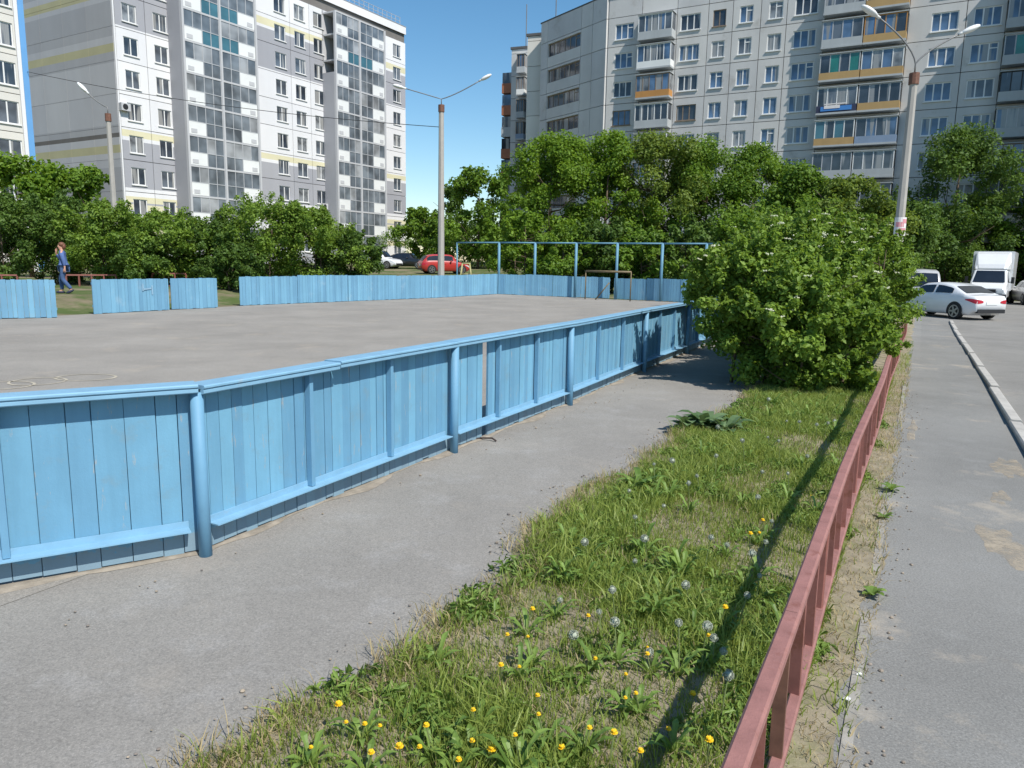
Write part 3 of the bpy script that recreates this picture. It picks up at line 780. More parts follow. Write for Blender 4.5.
# --- building at the far left edge
FP = at(26, 60, 54)
ff = Facade(FP, 30.5)
fl = thing('apartment_block', 'cream panel building with a blue painted corner at the left edge of the picture', 'building', (FP.x, FP.y, 0), ff.rot)
mb = MB(); TOP2 = 27.5
mb.box((-20, .02, -.3), (-.02, 10, TOP2), mi=1)
mb.box((-.36, -.16, .3), (.03, .015, TOP2), mi=2)
mb.box((-.62, -.15, .3), (-.37, .015, TOP2), mi=3)
wz = [ff.SZ(5, y)[1] for y in (34, 73, 111, 150)]; st2 = (wz[0] - wz[3]) / 3
cw = ff.S(5, 73)
for j in range(9):
    zc = wz[3] + (j - 3) * st2
    if zc < 1 or zc > TOP2 - 1: continue
    for q in range(5):
        x1 = -.63 - q * 3.0; x0 = x1 - 3.0; c = cw - q * 3.0
        c = min(max(c, x0 + .9), x1 - .9)
        cell(mb, x0, x1, zc - st2 / 2, zc + st2 / 2, (c - .75, c + .75, zc - .75, zc + .75), [(99, 0)])
        window(fl, c, zc, 1.5, 1.5, 2, 'white_frame', gl=G[rng.choice([0, 2])])
mb.build('wall', [M['w_pale'], M['w_seam'], M['w_blue'], M['w_white']], fl)
mb = MB(); mb.box((-20.2, -.3, TOP2 + .003), (.2, 10.2, TOP2 + .5)); mb.build('roof', M['roof'], fl)

# --- right panel building
RP = at(608, 60, 72); rf_ = Facade(RP, 119.3)
pb = thing('panel_building', 'nine storey weathered beige panel building with coloured balconies behind the trees', 'building', (RP.x, RP.y, 0), rf_.rot)
SR_ = 2.48
def rz(k): return 22.35 - SR_ * (9 - k)
Sx = lambda px, p=0: rf_.S(px, 60, p)
TOP = 25.6
cols3 = [(624, 3), (689, 3), (717.5, 2), (744, 2), (773, 2), (803, 3), (941, 3), (983, 3)]
centers = [(Sx(p), n) for p, n in cols3]
balc = [(Sx(637, 1), Sx(671, 1)), (Sx(820, 1), Sx(904, 1)), (Sx(1002, 1), Sx(1047, 1))]
WEND = Sx(1052)
mb = MB()
mb.box((.0, .02, -.3), (WEND + 30, 12, TOP), mi=1)
bounds = [0, balc[0][0], balc[0][1] + .1, (centers[1][0] + centers[2][0]) / 2 + .3, (centers[2][0] + centers[3][0]) / 2, (centers[3][0] + centers[4][0]) / 2, (centers[4][0] + centers[5][0]) / 2 - .3,
          balc[1][0], balc[1][1], (centers[6][0] + centers[7][0]) / 2, balc[2][0], WEND]
cellw = [centers[0], None, centers[1], centers[2], centers[3], centers[4], centers[5], None, centers[6], centers[7], None]
GR = [G[3], G[3], G[3], G[3], G[0], G[2], G[1]]
for k in range(1, 10):
    z0, z1 = rz(k) - SR_ / 2, rz(k) + SR_ / 2
    for (a, b, w) in zip(bounds[:-1], bounds[1:], cellw):
        if w is None: cell(mb, a, b, z0, z1, None, [(99, 0)]); continue
        c, n = w; ww = 1.75 if n == 3 else 1.1; hh = 1.32
        cell(mb, a, b, z0, z1, (c - ww / 2, c + ww / 2, rz(k) - hh / 2, rz(k) + hh / 2), [(99, 0)])
        window(pb, c, rz(k), ww, hh, n, rng.choice(['white_frame'] * 7 + ['old_frame']), rng.random() < .3, gl=rng.choice(GR))
for (a, b) in zip(bounds[:-1], bounds[1:]): cell(mb, a, b, rz(9) + SR_ / 2, TOP, None, [(99, 0)])
for (a, b) in zip(bounds[:-1], bounds[1:]): cell(mb, a, b, .2, rz(1) - SR_ / 2, None, [(99, 0)])
mb.build('wall', [M['w_beige'], M['w_seam']], pb)
# section on the right that stands forward (throws the long shadow over the front)
mb = MB(); PJ = 4.2
mb.box((WEND + .02, -PJ, -.3), (WEND + 30, -.01, TOP - .01)); mb.build('front_section', M['w_beige'], pb)
mb = MB(); mb.box((-.25, -.3, TOP + .003), (WEND + .1, 12.2, TOP + .35)); mb.build('roof', M['roof'], pb)
# balconies
def balcony(root, x0, x1, zc, par, fr, gl, depth=1.0, n=4, storey=SR_, gh=1.28, sign=False):
    z0 = zc - storey / 2 + .02; zg0 = zc - .55; zg1 = zg0 + gh; y = -depth - .14
    mb = MB()
    mb.box((x0, y, z0), (x1, -.145, z0 + .14), mi=1)
    mb.box((x0 + .02, y + .02, z0 + .143), (x1 - .02, y + .08, zg0 - .0))
    for x in (x0 + .02, x1 - .08): mb.box((x, y + .083, z0 + .143), (x + .06, -.145, zg0))
    b = mb.build('balcony', [M[par], M['b_grey']], root)
    mb = MB(); f = .07
    for q in range(n + 1):
        x = x0 + .03 + (x1 - x0 - .06 - f) * q / n; mb.box((x, y + .03, zg0 + .002), (x + f, y + .09, zg1))
    mb.box((x0 + .03, y + .028, zg1 + .002), (x1 - .03, y + .092, zg1 + .08)); mb.box((x0 + .03, y + .026, zg0 - .04), (x1 - .03, y + .094, zg0 - .0))
    for q in range(n):
        xa = x0 + .03 + (x1 - x0 - .06 - f) * q / n; mb.box((xa + f, y + .055, zg0 + .003), (xa + (x1 - x0 - .06 - f) / n, y + .065, zg1), mi=1 + (q * 7 + int(zc)) % 2)
    for x in (x0 + .03, x1 - .09): mb.box((x, y + .095, zg0 + .003), (x + .06, -.15, zg1), mi=1)
    mb.box((x0 - .04, y - .05, zg1 + .083), (x1 + .04, -.145, zg1 + .14), mi=3)
    mb.build('glazing', [M[fr], gl, G[rng.choice([0, 2, 3])], M['b_grey']], b)
    if sign:
        mb = MB(); mb.box((x0 + .35, y - .03, z0 + .25), (x1 - .35, y + .016, zg0 - .08)); mb.box((x0 + .6, y - .05, z0 + .42), (x1 - 1.2, y - .032, z0 + .66), mi=1)
        mb.box((x0 + .6, y - .05, z0 + .72), (x1 - .7, y - .032, z0 + .8), mi=1)
        mb.build('banner', [M['sign_blue'], M['paper']], b)
a, b = balc[0]
for k, par, fr, gl in ((9, 'b_grey', 'white_frame', G[2]), (8, 'b_white', 'white_frame', G[2]), (7, 'b_orange', 'old_frame', G[1]), (6, 'b_grey', 'white_frame', G[0]), (5, 'b_brown', 'white_frame', G[2]), (4, 'b_grey', 'old_frame', G[3])):
    balcony(pb, a, b, rz(k), par, fr, gl, 1.0, 5)
a, b = balc[1]; m_ = (a + b) / 2
for k, par, fr, gl in ((9, 'b_grey', 'grey_frame', G[2]), (8, 'b_grey', 'grey_frame', G[2]), (7, 'b_ochre', 'grey_frame', GT[1]), (6, 'b_dark', 'white_frame', G[0]), (5, 'b_ochre', 'white_frame', GT[0]), (4, 'b_grey', 'grey_frame', G[2]), (3, 'b_blue', 'grey_frame', G[0])):
    balcony(pb, a, m_ - .01, rz(k), par, fr, gl, 1.0, 4, sign=(k == 6))
for k, par, fr, gl in ((9, 'b_ochre', 'white_frame', G[2]), (8, 'b_ochre', 'b_orange', G[0]), (7, 'b_ochre', 'white_frame', G[1]), (6, 'b_ochre', 'grey_frame', G[0]), (5, 'b_blue', 'grey_frame', G[0]), (4, 'b_grey', 'white_frame', G[2]), (3, 'b_grey', 'grey_frame', G[0])):
    balcony(pb, m_ + .01, b, rz(k), par, fr, gl, .95, 4)
a, b = balc[2]
for k, par, fr, gl in ((9, 'b_grey', 'grey_frame', G[2]), (8, 'b_grey', 'grey_frame', G[2]), (7, 'b_grey', 'grey_frame', GT[1]), (6, 'b_grey', 'black_plastic', G[0]), (5, 'b_grey', 'grey_frame', G[3]), (4, 'b_grey', 'old_frame', G[1]), (3, 'b_blue', 'grey_frame', G[0]), (2, 'b_grey', 'grey_frame', G[3])):
    balcony(pb, a, b, rz(k), par, fr, gl, 1.0, 4)
# left wing with loggias: turned away from the front
WP = at(543, 60, 80.5); wd = Vector((RP.x - WP.x, RP.y - WP.y, 0)); WL = wd.length; wrot = math.atan2(wd.y, wd.x)
wf = Facade(WP, 90 - math.degrees(wrot))
wing = thing('panel_building', 'beige panel building wing with long glazed loggias, left of the main front', 'building', (WP.x, WP.y, 0), wrot)
mb = MB(); mb.box((0, .02, -.3), (WL - .01, 7.5, TOP - .03), mi=1)
l0, l1 = wf.S(549.5, 80), wf.S(582, 80); x2 = wf.S(594, 60)
for k in range(0, 11):
    z0, z1 = rz(k) - SR_ / 2, min(rz(k) + SR_ / 2, TOP)
    for (a, b) in ((0, l0 - .05), (l0 - .05, l1 + .05), (l1 + .05, x2), (x2, WL)):
        hole = (l0, l1, rz(k) - .25, rz(k) + 1.0) if a == l0 - .05 and 1 <= k <= 9 else None
        if hole: hole = (l0 + .03, l1 - .03, hole[2], min(hole[3], z1 - .1))
        cell(mb, a, b, z0, z1, hole, [(99, 0)], T=.3)
mb.build('wall', [M['w_beige'], M['w_seam']], wing)
for k in range(1, 10):
    window(wing, (l0 + l1) / 2, rz(k) + .37, l1 - l0 - .1, 1.22, 6, rng.choice(['old_frame', 'old_frame', 'white_frame']), True, gl=rng.choice([G[0], G[2], G[1]]), sill=False, y=-.1)
mb = MB(); mb.box((-.1, -.33, TOP - .02), (WL, 7.5, TOP + .1)); mb.build('roof', M['roof'], wing)
mb = MB(); mb.tube([(.4, 1.2, TOP), (.4, 1.2, TOP + 3.2)], .05, 6); mb.build('antenna', M['steel'], wing)
# sections further back
def back_block(label, px0, px1, Y, ztop_px, depth, wallm, bal):
    A_, B_ = at(px0, 120, Y), at(px1, 120, Y + 0.0)
    a = R(110); d = Vector((math.sin(a), math.cos(a), 0))
    f = Facade(A_, 110); L = f.S(px1, 120); T2 = at(px0, ztop_px, Y).z
    r = thing('panel_building', label, 'building', (A_.x, A_.y, 0), f.rot)
    mb = MB(); mb.box((0, .02, -.3), (L, depth, T2), mi=1)
    n = int((T2 - .5) / SR_)
    for k in range(n):
        z0 = T2 - (k + 1) * SR_ - .5; cell(mb, 0, L, z0, z0 + SR_, None, [(99, 0)], T=.2)
    cell(mb, 0, L, T2 - .5, T2, None, [(99, 0)], T=.2)
    mb.build('wall', [M[wallm], M['w_seam']], r)
    mb = MB(); mb.box((-.1, -.3, T2 + .003), (L + .1, depth, T2 + .25)); mb.build('roof', M['roof'], r)
    return r, f, L, T2
r, f, L, T2 = back_block('narrow pale end section of the panel building, between the loggia wing and the brown balconies', 526.5, 545, 82.5, 37, 9, 'w_pale', None)
r, f, L, T2 = back_block('far section of the panel building with brown balconies, at its left end', 511, 529, 92, 50, 12, 'w_beige', None)
for k in range(7):
    zc = T2 - 1.6 - k * SR_
    balcony(r, L * .42, L - .3, zc, ['b_grey', 'b_white', 'b_grey', 'b_blue'][k % 4], 'old_frame', G[k % 3], .9, 3)
for k in range(9):
    zc = T2 - 3.5 - k * SR_; mb = MB()
    mb.box((-1.3, .2, zc - 1.2), (-.01, 3.4, zc - .1)); mb.box((-1.25, .25, zc - .1), (-.01, 3.3, zc + 1.1), mi=1)
    mb.build('side_balcony', [M[['b_brown', 'b_brown', 'b_grey'][k % 3]], G[[0, 3, 2][k % 3]]], r)
mb = MB(); mb.tube([(1, 2, T2 + .2), (1, 2, T2 + 5.5)], .06, 6); mb.build('antenna', M['steel'], r)

# ------------------------------------------------------------------ leaves, trees and shrubs
def leaf_arrays(clumps, n, size, seed, up=.5, aspect=.62, zsq=.85, shell=.45):
    g = np.random.default_rng(seed); C = np.array([c[:3] for c in clumps]); Rr = np.array([c[3] for c in clumps])
    w = Rr ** 2; idx = g.choice(len(C), n, p=w / w.sum())
    dv = g.normal(size=(n, 3)); dv /= np.linalg.norm(dv, axis=1, keepdims=True)
    rad = Rr[idx] * g.random(n) ** shell * (1 + .25 * g.normal(size=n) * .5)
    pos = C[idx] + dv * rad[:, None] * np.array([1, 1, zsq])
    nr = dv * .55 + g.normal(size=(n, 3)) * .55 + np.array([0, 0, up]); nr /= np.linalg.norm(nr, axis=1, keepdims=True)
    t = np.cross(nr, g.normal(size=(n, 3))); t /= np.linalg.norm(t, axis=1, keepdims=True); b = np.cross(nr, t)
    s = size * g.uniform(.6, 1.35, n)[:, None]
    fold = nr * s * .13
    v0 = pos - t * s * .5; v2 = pos + t * s * .5 - fold * .6; v1 = pos + b * s * aspect * .5 + fold; v3 = pos - b * s * aspect * .5 + fold
    V = np.stack([v0, v1, v2, v3], 1).reshape(-1, 3)
    ct = g.random(len(C)); tint = np.clip(.45 * ct[idx] + .55 * g.random(n), 0, 1)
    return V, tint

def quads_mesh(name, V, tint, material, tris=True):
    n = len(V) // 4; me = bpy.data.meshes.new(name)
    me.vertices.add(n * 4); me.vertices.foreach_set('co', V.astype(np.float32).ravel())
    base = np.arange(n)[:, None] * 4
    loops = (base + np.array([0, 1, 2, 0, 2, 3])).ravel().astype(np.int32)
    me.loops.add(len(loops)); me.loops.foreach_set('vertex_index', loops)
    me.polygons.add(n * 2); me.polygons.foreach_set('loop_start', np.arange(0, n * 6, 3, dtype=np.int32))
    a = me.attributes.new('tint', 'FLOAT', 'FACE'); a.data.foreach_set('value', np.repeat(tint, 2).astype(np.float32))
    me.materials.append(material); me.update(); me.validate()
    return me

def make_tree(name, label, x, y, h, w, m, seed, n=9000, leaf=.24, trunk_h=.22, rad=.14, group=None, lean=0, squash=1.0, nclump=46, cat='tree', bark='bark', stems=1, crown_name='crown', blossoms=0):
    g = random.Random(seed); o = on(x, y)
    r = thing(name, label, cat, o, group=group)
    clumps = []; mb = MB()
    cz = h * (trunk_h + (1 - trunk_h) * .5); az_ = h * (1 - trunk_h) * .5
    for si in range(stems):
        bx, by = (0, 0) if stems == 1 else (g.uniform(-.18, .18) * w, g.uniform(-.18, .18) * w)
        tx, ty = bx + g.uniform(-.06, .06) * w + lean, by + g.uniform(-.06, .06) * w
        top = h * g.uniform(.7, .85)
        mb.tube([(bx, by, -.1), (bx * .9, by * .9, h * trunk_h), (tx * .6 + bx * .4, ty * .6 + by * .4, h * .5), (tx, ty, top)],
                [rad, rad * .8, rad * .5, rad * .15], 8)
        nl = 9 if stems == 1 else 5
        for k in range(nl):
            z = h * g.uniform(trunk_h * .9, .72); f = min(1, (z / h))
            bx0, by0 = bx + (tx - bx) * f, by + (ty - by) * f
            ph = g.uniform(0, 6.28); rr = w * .5 * g.uniform(.5, .85); e = Vector((rr * math.cos(ph), rr * math.sin(ph), min(h * .92, z + h * g.uniform(.05, .22))))
            mb.tube([(bx0, by0, z), Vector((bx0, by0, z)).lerp(e, .5) + Vector((0, 0, -.03 * h)), e], [rad * .38, rad * .25, rad * .08], 6)
    lob = [(g.uniform(0, 6.28), g.uniform(.75, 1.2)) for _ in range(5)]
    for k in range(nclump):
        zz = g.uniform(-1, 1); ph = g.uniform(0, 6.28)
        prof = math.sqrt(max(0.03, 1 - abs(zz) ** 2.2)) * (1.0 if zz < 0 else 1 - .12 * zz)
        lobe = 1 + .22 * math.sin(3 * ph + seed) + .14 * math.sin(5 * ph + 2 * seed + 3 * zz)
        rr = w * .5 * prof * lobe * g.uniform(.35, .98)
        cr = g.uniform(.06, .155) * w * squash
        clumps.append((rr * math.cos(ph) + lean * (zz * .5 + .5), rr * math.sin(ph), cz + zz * az_ * .93, cr))
    if stems > 1:
        for k in range(int(nclump * .6)):
            ph = g.uniform(0, 6.28); el = g.uniform(-.1, 1.4); q = g.uniform(1.0, 1.32); p0 = Vector((w * .5 * math.cos(ph) * math.cos(el), w * .5 * math.sin(ph) * math.cos(el), cz + az_ * math.sin(el)))
            e = Vector((p0.x * q, p0.y * q, cz + (p0.z - cz) * q + .03 * h))
            for t in (0, .5, 1): clumps.append((*p0.lerp(e, t), w * (.07 - .03 * t)))
            mb.tube([p0 * .8 + Vector((0, 0, cz * .2)), e], [.008, .003], 4)
    mb.build('trunk', M[bark], r, None, True)
    V, t = leaf_arrays(clumps, n, leaf, seed)
    V[:, 2] = np.maximum(V[:, 2], .03)
    link(crown_name, quads_mesh(crown_name, V, t, M[m]), r)
    if blossoms:
        bm_ = MB(); gg = random.Random(seed + 99)
        for k in range(int(blossoms * 1.25)):
            c = clumps[gg.randrange(len(clumps))]; dv = Vector((gg.gauss(0, 1), gg.gauss(0, 1) - .5, abs(gg.gauss(0, 1)) + .3)).normalized()
            p = Vector(c[:3]) + dv * c[3] * gg.uniform(1.0, 1.3)
            for q in range(9):
                e = p + Vector((gg.uniform(-.05, .05), gg.uniform(-.05, .05), gg.uniform(-.012, .012)))
                bm_.ball(e, (gg.uniform(.010, .018),) * 2 + (.009,), 5, 3)
        bm_.build('blossoms', M['blossom'], r, None, fix=False)
    return r

def px_tree(name, label, px, ytop, wpx, Y, m, seed, **kw):
    p = at(px, 250, Y); b = on(p.x, p.y); h = at(px, ytop, Y).z - b.z; w = wpx / F * Y
    return make_tree(name, label, p.x, p.y, h, w, m, seed, **kw)

# near shrubs at the end of the lawn
_q = gp(836, 396)
nb = [('small low shrub at the right end of the thicket, touching the railing shadow', _q.x + .25, _q.y + .45, 1.2, 1.25, 18, 9000, 4, .03),
      ('leafy shrub leaning over the path beside the blue fence', 3.7, 11.4, 2.05, 2.1, 11, 19000, 30, .22),
      ('low front shrub at the end of the lawn, nearest the grass', 4.0, 10.75, 1.5, 1.9, 12, 17000, 8, .03),
      ('shrub with cream blossoms in front of the railing at the lawn end', 5.0, 12.2, 2.0, 1.9, 13, 19000, 22, .03),
      ('tall shrub with cream blossoms in the middle of the thicket', 5.0, 13.7, 2.45, 2.4, 14, 21000, 34, .05),
      ('shrub against the railing below the poster on the lamp post', 7.0, 15.5, 2.5, 2.0, 15, 18000, 26, .03),
      ('shrub at the far end of the railing, nearest the white sedan', 8.9, 18.7, 2.45, 2.1, 16, 14000, 12, .03),
      ('tall back shrub of the thicket on the path side', 6.3, 16.8, 2.85, 2.8, 17, 17000, 20, .05)]
for lab, x, y, h, w, sd, n, bl, th in nb:
    make_tree('shrub', lab, x, y, h, w, 'leaf_bush', sd, n=int(n * 1.45), leaf=.076, trunk_h=th, rad=.03, stems=4, cat='shrub', crown_name='foliage', nclump=78, group='shrubs at the end of the lawn', blossoms=bl, squash=.95)

# hedge row at the left
hedge = [('dense hedge shrub at the left edge behind the blue boards', -8, 195, 90, 33, 'leaf_dark', 21), ('hedge shrub directly behind the walking person', 55, 203, 100, 35, 'leaf_dark', 22),
         ('hedge shrub between the walking person and the thin left lamp post', 112, 210, 95, 34, 'leaf_bush', 23), ('hedge shrub right of the thin left lamp post', 165, 218, 90, 35, 'leaf_bush', 24),
         ('hedge shrub above the narrow blue board panel', 212, 224, 85, 36, 'leaf_dark', 25), ('tall rounded shrub below the left balcony column', 262, 206, 100, 37, 'leaf_bush', 26),
         ('rounded shrub below the middle windows of the white block', 312, 212, 90, 37, 'leaf_bush', 27), ('last shrub of the hedge, left of the white parked car', 349, 234, 60, 38, 'leaf_dark', 28),
         ('low shrub filling the gap in the far boards', 231, 250, 60, 31.5, 'leaf_dark', 29), ('low shrub behind the chalk marked blue boards', 140, 240, 80, 33.8, 'leaf_dark', 30)]
for lab, px, yt, wp, Y, m, sd in hedge:
    px_tree('shrub', lab, px, yt, wp, Y, m, sd, n=19000, leaf=.135, trunk_h=.02, rad=.05, stems=4, cat='shrub', crown_name='foliage', nclump=60, group='hedge shrubs behind the far boards', squash=.95)
px_tree('maple_tree', 'bright green maple at the left edge above the hedge', 30, 158, 105, 43, 'leaf_bright', 31, n=11000, leaf=.27)
px_tree('maple_tree', 'smaller dark green maple just left of the thin left lamp post', 96, 168, 62, 44, 'leaf_tree', 32, n=8000, leaf=.25)
px_tree('broadleaf_tree', 'leafy tree right of the middle lamp post, far beyond the court', 478, 168, 78, 74, 'leaf_tree', 33, n=9000, leaf=.36, trunk_h=.1)
px_tree('broadleaf_tree', 'small tree behind the red car, left of the middle lamp post', 424, 208, 52, 82, 'leaf_tree', 34, n=6000, leaf=.38, trunk_h=.1)
px_tree('broadleaf_tree', 'low far tree directly behind the middle lamp post', 449, 188, 50, 86, 'leaf_dark', 35, n=6000, leaf=.38, trunk_h=.1)
# tree row before the right building
row = [('bright leafy tree at the left end of the row before the panel building', 550, 136, 84, 50, 'leaf_bright', 41), ('tall bright tree below the first balcony column', 603, 130, 88, 51, 'leaf_bright', 42),
       ('olive green tree below the narrow windows of the panel building', 655, 133, 96, 52, 'leaf_olive', 43), ('dense tree right of the olive tree in the row', 705, 142, 92, 52, 'leaf_tree', 44),
       ('dense tree in the middle of the row below the shaded wall', 752, 147, 86, 52, 'leaf_tree', 45), ('lower tree left of the coloured double balconies', 797, 170, 84, 46, 'leaf_tree', 46),
       ('lower tree below the coloured double balconies', 846, 178, 84, 44, 'leaf_olive', 47), ('tall dark tree directly right of the tall leaning lamp post', 948, 126, 96, 53, 'leaf_dark', 48),
       ('bushy tree behind the white box truck', 1000, 190, 80, 56, 'leaf_bright', 49), ('dark tree at the right edge behind the parked cars', 1050, 205, 90, 54, 'leaf_tree', 50),
       ('dark tree behind the tall leaning lamp post', 896, 196, 80, 46, 'leaf_dark', 51)]
for lab, px, yt, wp, Y, m, sd in row:
    px_tree('broadleaf_tree', lab, px, yt, wp * 1.18, Y, m, sd, n=27000, leaf=.205, trunk_h=.06, rad=.17, nclump=80, group='trees before the panel building')
low = [('far bush under the small tree behind the red car', 422, 226, 62, 90, 'leaf_tree'), ('far bush under the leafy tree right of the middle lamp post', 482, 228, 90, 80, 'leaf_tree'), ('bush left of the net frame behind the end boards', 520, 214, 66, 44, 'leaf_bright'), ('bush behind the left part of the net frame', 562, 232, 66, 43, 'leaf_tree'), ('bush behind the goal frame', 604, 226, 70, 44, 'leaf_dark'),
       ('bush behind the right part of the net frame', 650, 234, 66, 42, 'leaf_tree'), ('bush at the right end of the net frame', 700, 226, 80, 42, 'leaf_dark'), ('wide bush behind the tall shrubs of the lawn', 760, 212, 96, 40, 'leaf_tree'),
       ('dark bush beside the white box truck', 945, 222, 64, 56, 'leaf_dark'), ('dark bush behind the tall leaning lamp post', 905, 232, 60, 44, 'leaf_dark'), ('dark bush behind the box truck cab', 990, 235, 70, 58, 'leaf_dark')]
for k, (lab, px, yt, wp, Y, m) in enumerate(low):
    px_tree('shrub', lab, px, yt, wp, Y, m, 60 + k, n=11000, leaf=.2, trunk_h=.02, rad=.06, stems=4, cat='shrub', crown_name='foliage', nclump=44, group='bushes behind the end boards')

# ------------------------------------------------------------------ lamp posts
def lamp_head(root, o, end, dirv, L=.66):
    d = Vector(dirv).normalized(); q = d.to_track_quat('X', 'Z').to_matrix()
    mb = MB(); mb.ball(Vector(end) + d * L * .45, (L * .5, .15, .095), 14, 8, rot=q); mb.tube([Vector(end) - d * .12, Vector(end) + d * .15], .05, 8)
    mb.build('lamp_head', M['lamp'], root, o, True)
def lamp_post(label, base, ztop, r0, r1, arms, clampm='rust'):
    o = Vector(base)
    r = thing('lamp_post', label, 'street lamp', o)
    mb = MB(); mb.tube([o + Vector((0, 0, -.1)), Vector((o.x, o.y, ztop))], [r0, r1], 8); mb.build('pole', M['concrete'], r, o)
    mb = MB(); mb.tube([Vector((o.x, o.y, ztop - .30)), Vector((o.x, o.y, ztop + .06))], r1 + .035, 10); mb.build('bracket', M[clampm], r, o)
    for tip, mid in arms:
        tip = Vector(tip); s = Vector((o.x, o.y, ztop)); m1 = s + Vector((0, 0, .35)); mid = Vector(mid)
        mb = MB(); pts = [s, m1]
        for k in range(1, 8):
            t = k / 7; pts.append(m1 * (1 - t) ** 2 + mid * 2 * t * (1 - t) + tip * t * t)
        mb.tube(pts, .026, 8); mb.build('arm', M['steel'], r, o, True)
        dv = tip - mid; lamp_head(r, o, tip, Vector((dv.x, dv.y, dv.z * .9)))
    return r
b = at(441, 270, 41); b = on(b.x, b.y); zt_ = at(440, 106, 41).z
lamp_post('tall concrete lamp post with two long arms behind the far blue boards', b, zt_, .19, .13,
          [((*at(404, 88, 41).xy, at(404, 88, 41).z), (b.x - .75, 41, zt_ + .55)), ((*at(481, 80, 41).xy, at(481, 80, 41).z), (b.x + .75, 41, zt_ + .55))])
b = at(117, 250, 38); b = on(b.x, b.y); zt_ = at(113, 115, 38).z
lamp_post('thin concrete lamp post with one arm at the left, before the grey end wall', b, zt_, .16, .11, [((*at(87, 92, 38).xy, at(87, 92, 38).z), (b.x - .5, 38, zt_ + .55))])
b = at(897, 250, 26); b = on(b.x, b.y); zt_ = at(912, 75, 26).z
rlp = lamp_post('tall concrete lamp post with two lamps and a paper poster by the sidewalk', b, zt_, .175, .125,
          [((*at(877, 16, 26).xy, at(877, 16, 26).z), (b.x - .12, 26, zt_ + .95)), ((*at(962, 33, 26).xy, at(962, 33, 26).z), (b.x + .25, 26, zt_ + .75))])
# poster wrapped round the pole
zp = at(898, 236, 26).z; zp1 = at(898, 217.5, 26).z
pr = thing('paper_poster', 'white paper poster with faded pink print wrapped round the lamp post', 'poster', (b.x, b.y, zp))
mb = MB(); n = 9; vs = []
for z in (0, zp1 - zp):
    for k in range(n): a_ = R(-170 + 160 * k / (n - 1)); vs.append((.20 * math.cos(a_), .20 * math.sin(a_), z))
mb.add(vs, [(k, k + 1, n + k + 1, n + k) for k in range(n - 1)]); mb.build('sheet', M['paper'], pr, None, fix=False)
mb = MB()
def patch(a0, a1, z0, z1):
    vs = []
    for z in (z0, z1):
        for k in range(4): a_ = R(a0 + (a1 - a0) * k / 3); vs.append((.204 * math.cos(a_), .204 * math.sin(a_), z))
    mb.add(vs, [(k, k + 1, 5 + k, 4 + k) for k in range(3)])
patch(-150, -75, .30, .46); patch(-120, -50, .14, .26); patch(-140, -110, .08, .2); patch(-90, -40, .42, .56)
mb.build('print', M['redprint'], pr, None, fix=False)

# cable from the middle lamp post to the left
mb = MB(); a, b = at(440, 127, 41), at(24, 71, 54); pts = []
for k in range(25):
    t = k / 24; p = a.lerp(b, t); p.z -= 4 * .45 * t * (1 - t); pts.append(p)
mb.tube(pts, .018, 5)
tag(mb.build('overhead_cable', M['cable'], None, a), 'thin black overhead cable from the middle lamp post to the left building', 'cable')

# ------------------------------------------------------------------ vehicles
def interp(T, x):
    for (a, b) in zip(T[:-1], T[1:]):
        if a[0] <= x <= b[0]:
            t = (x - a[0]) / (b[0] - a[0]); t = t * t * (3 - 2 * t) if len(a) > 2 and False else t
            return a[1] + (b[1] - a[1]) * t
    return T[0][1] if x < T[0][0] else T[-1][1]

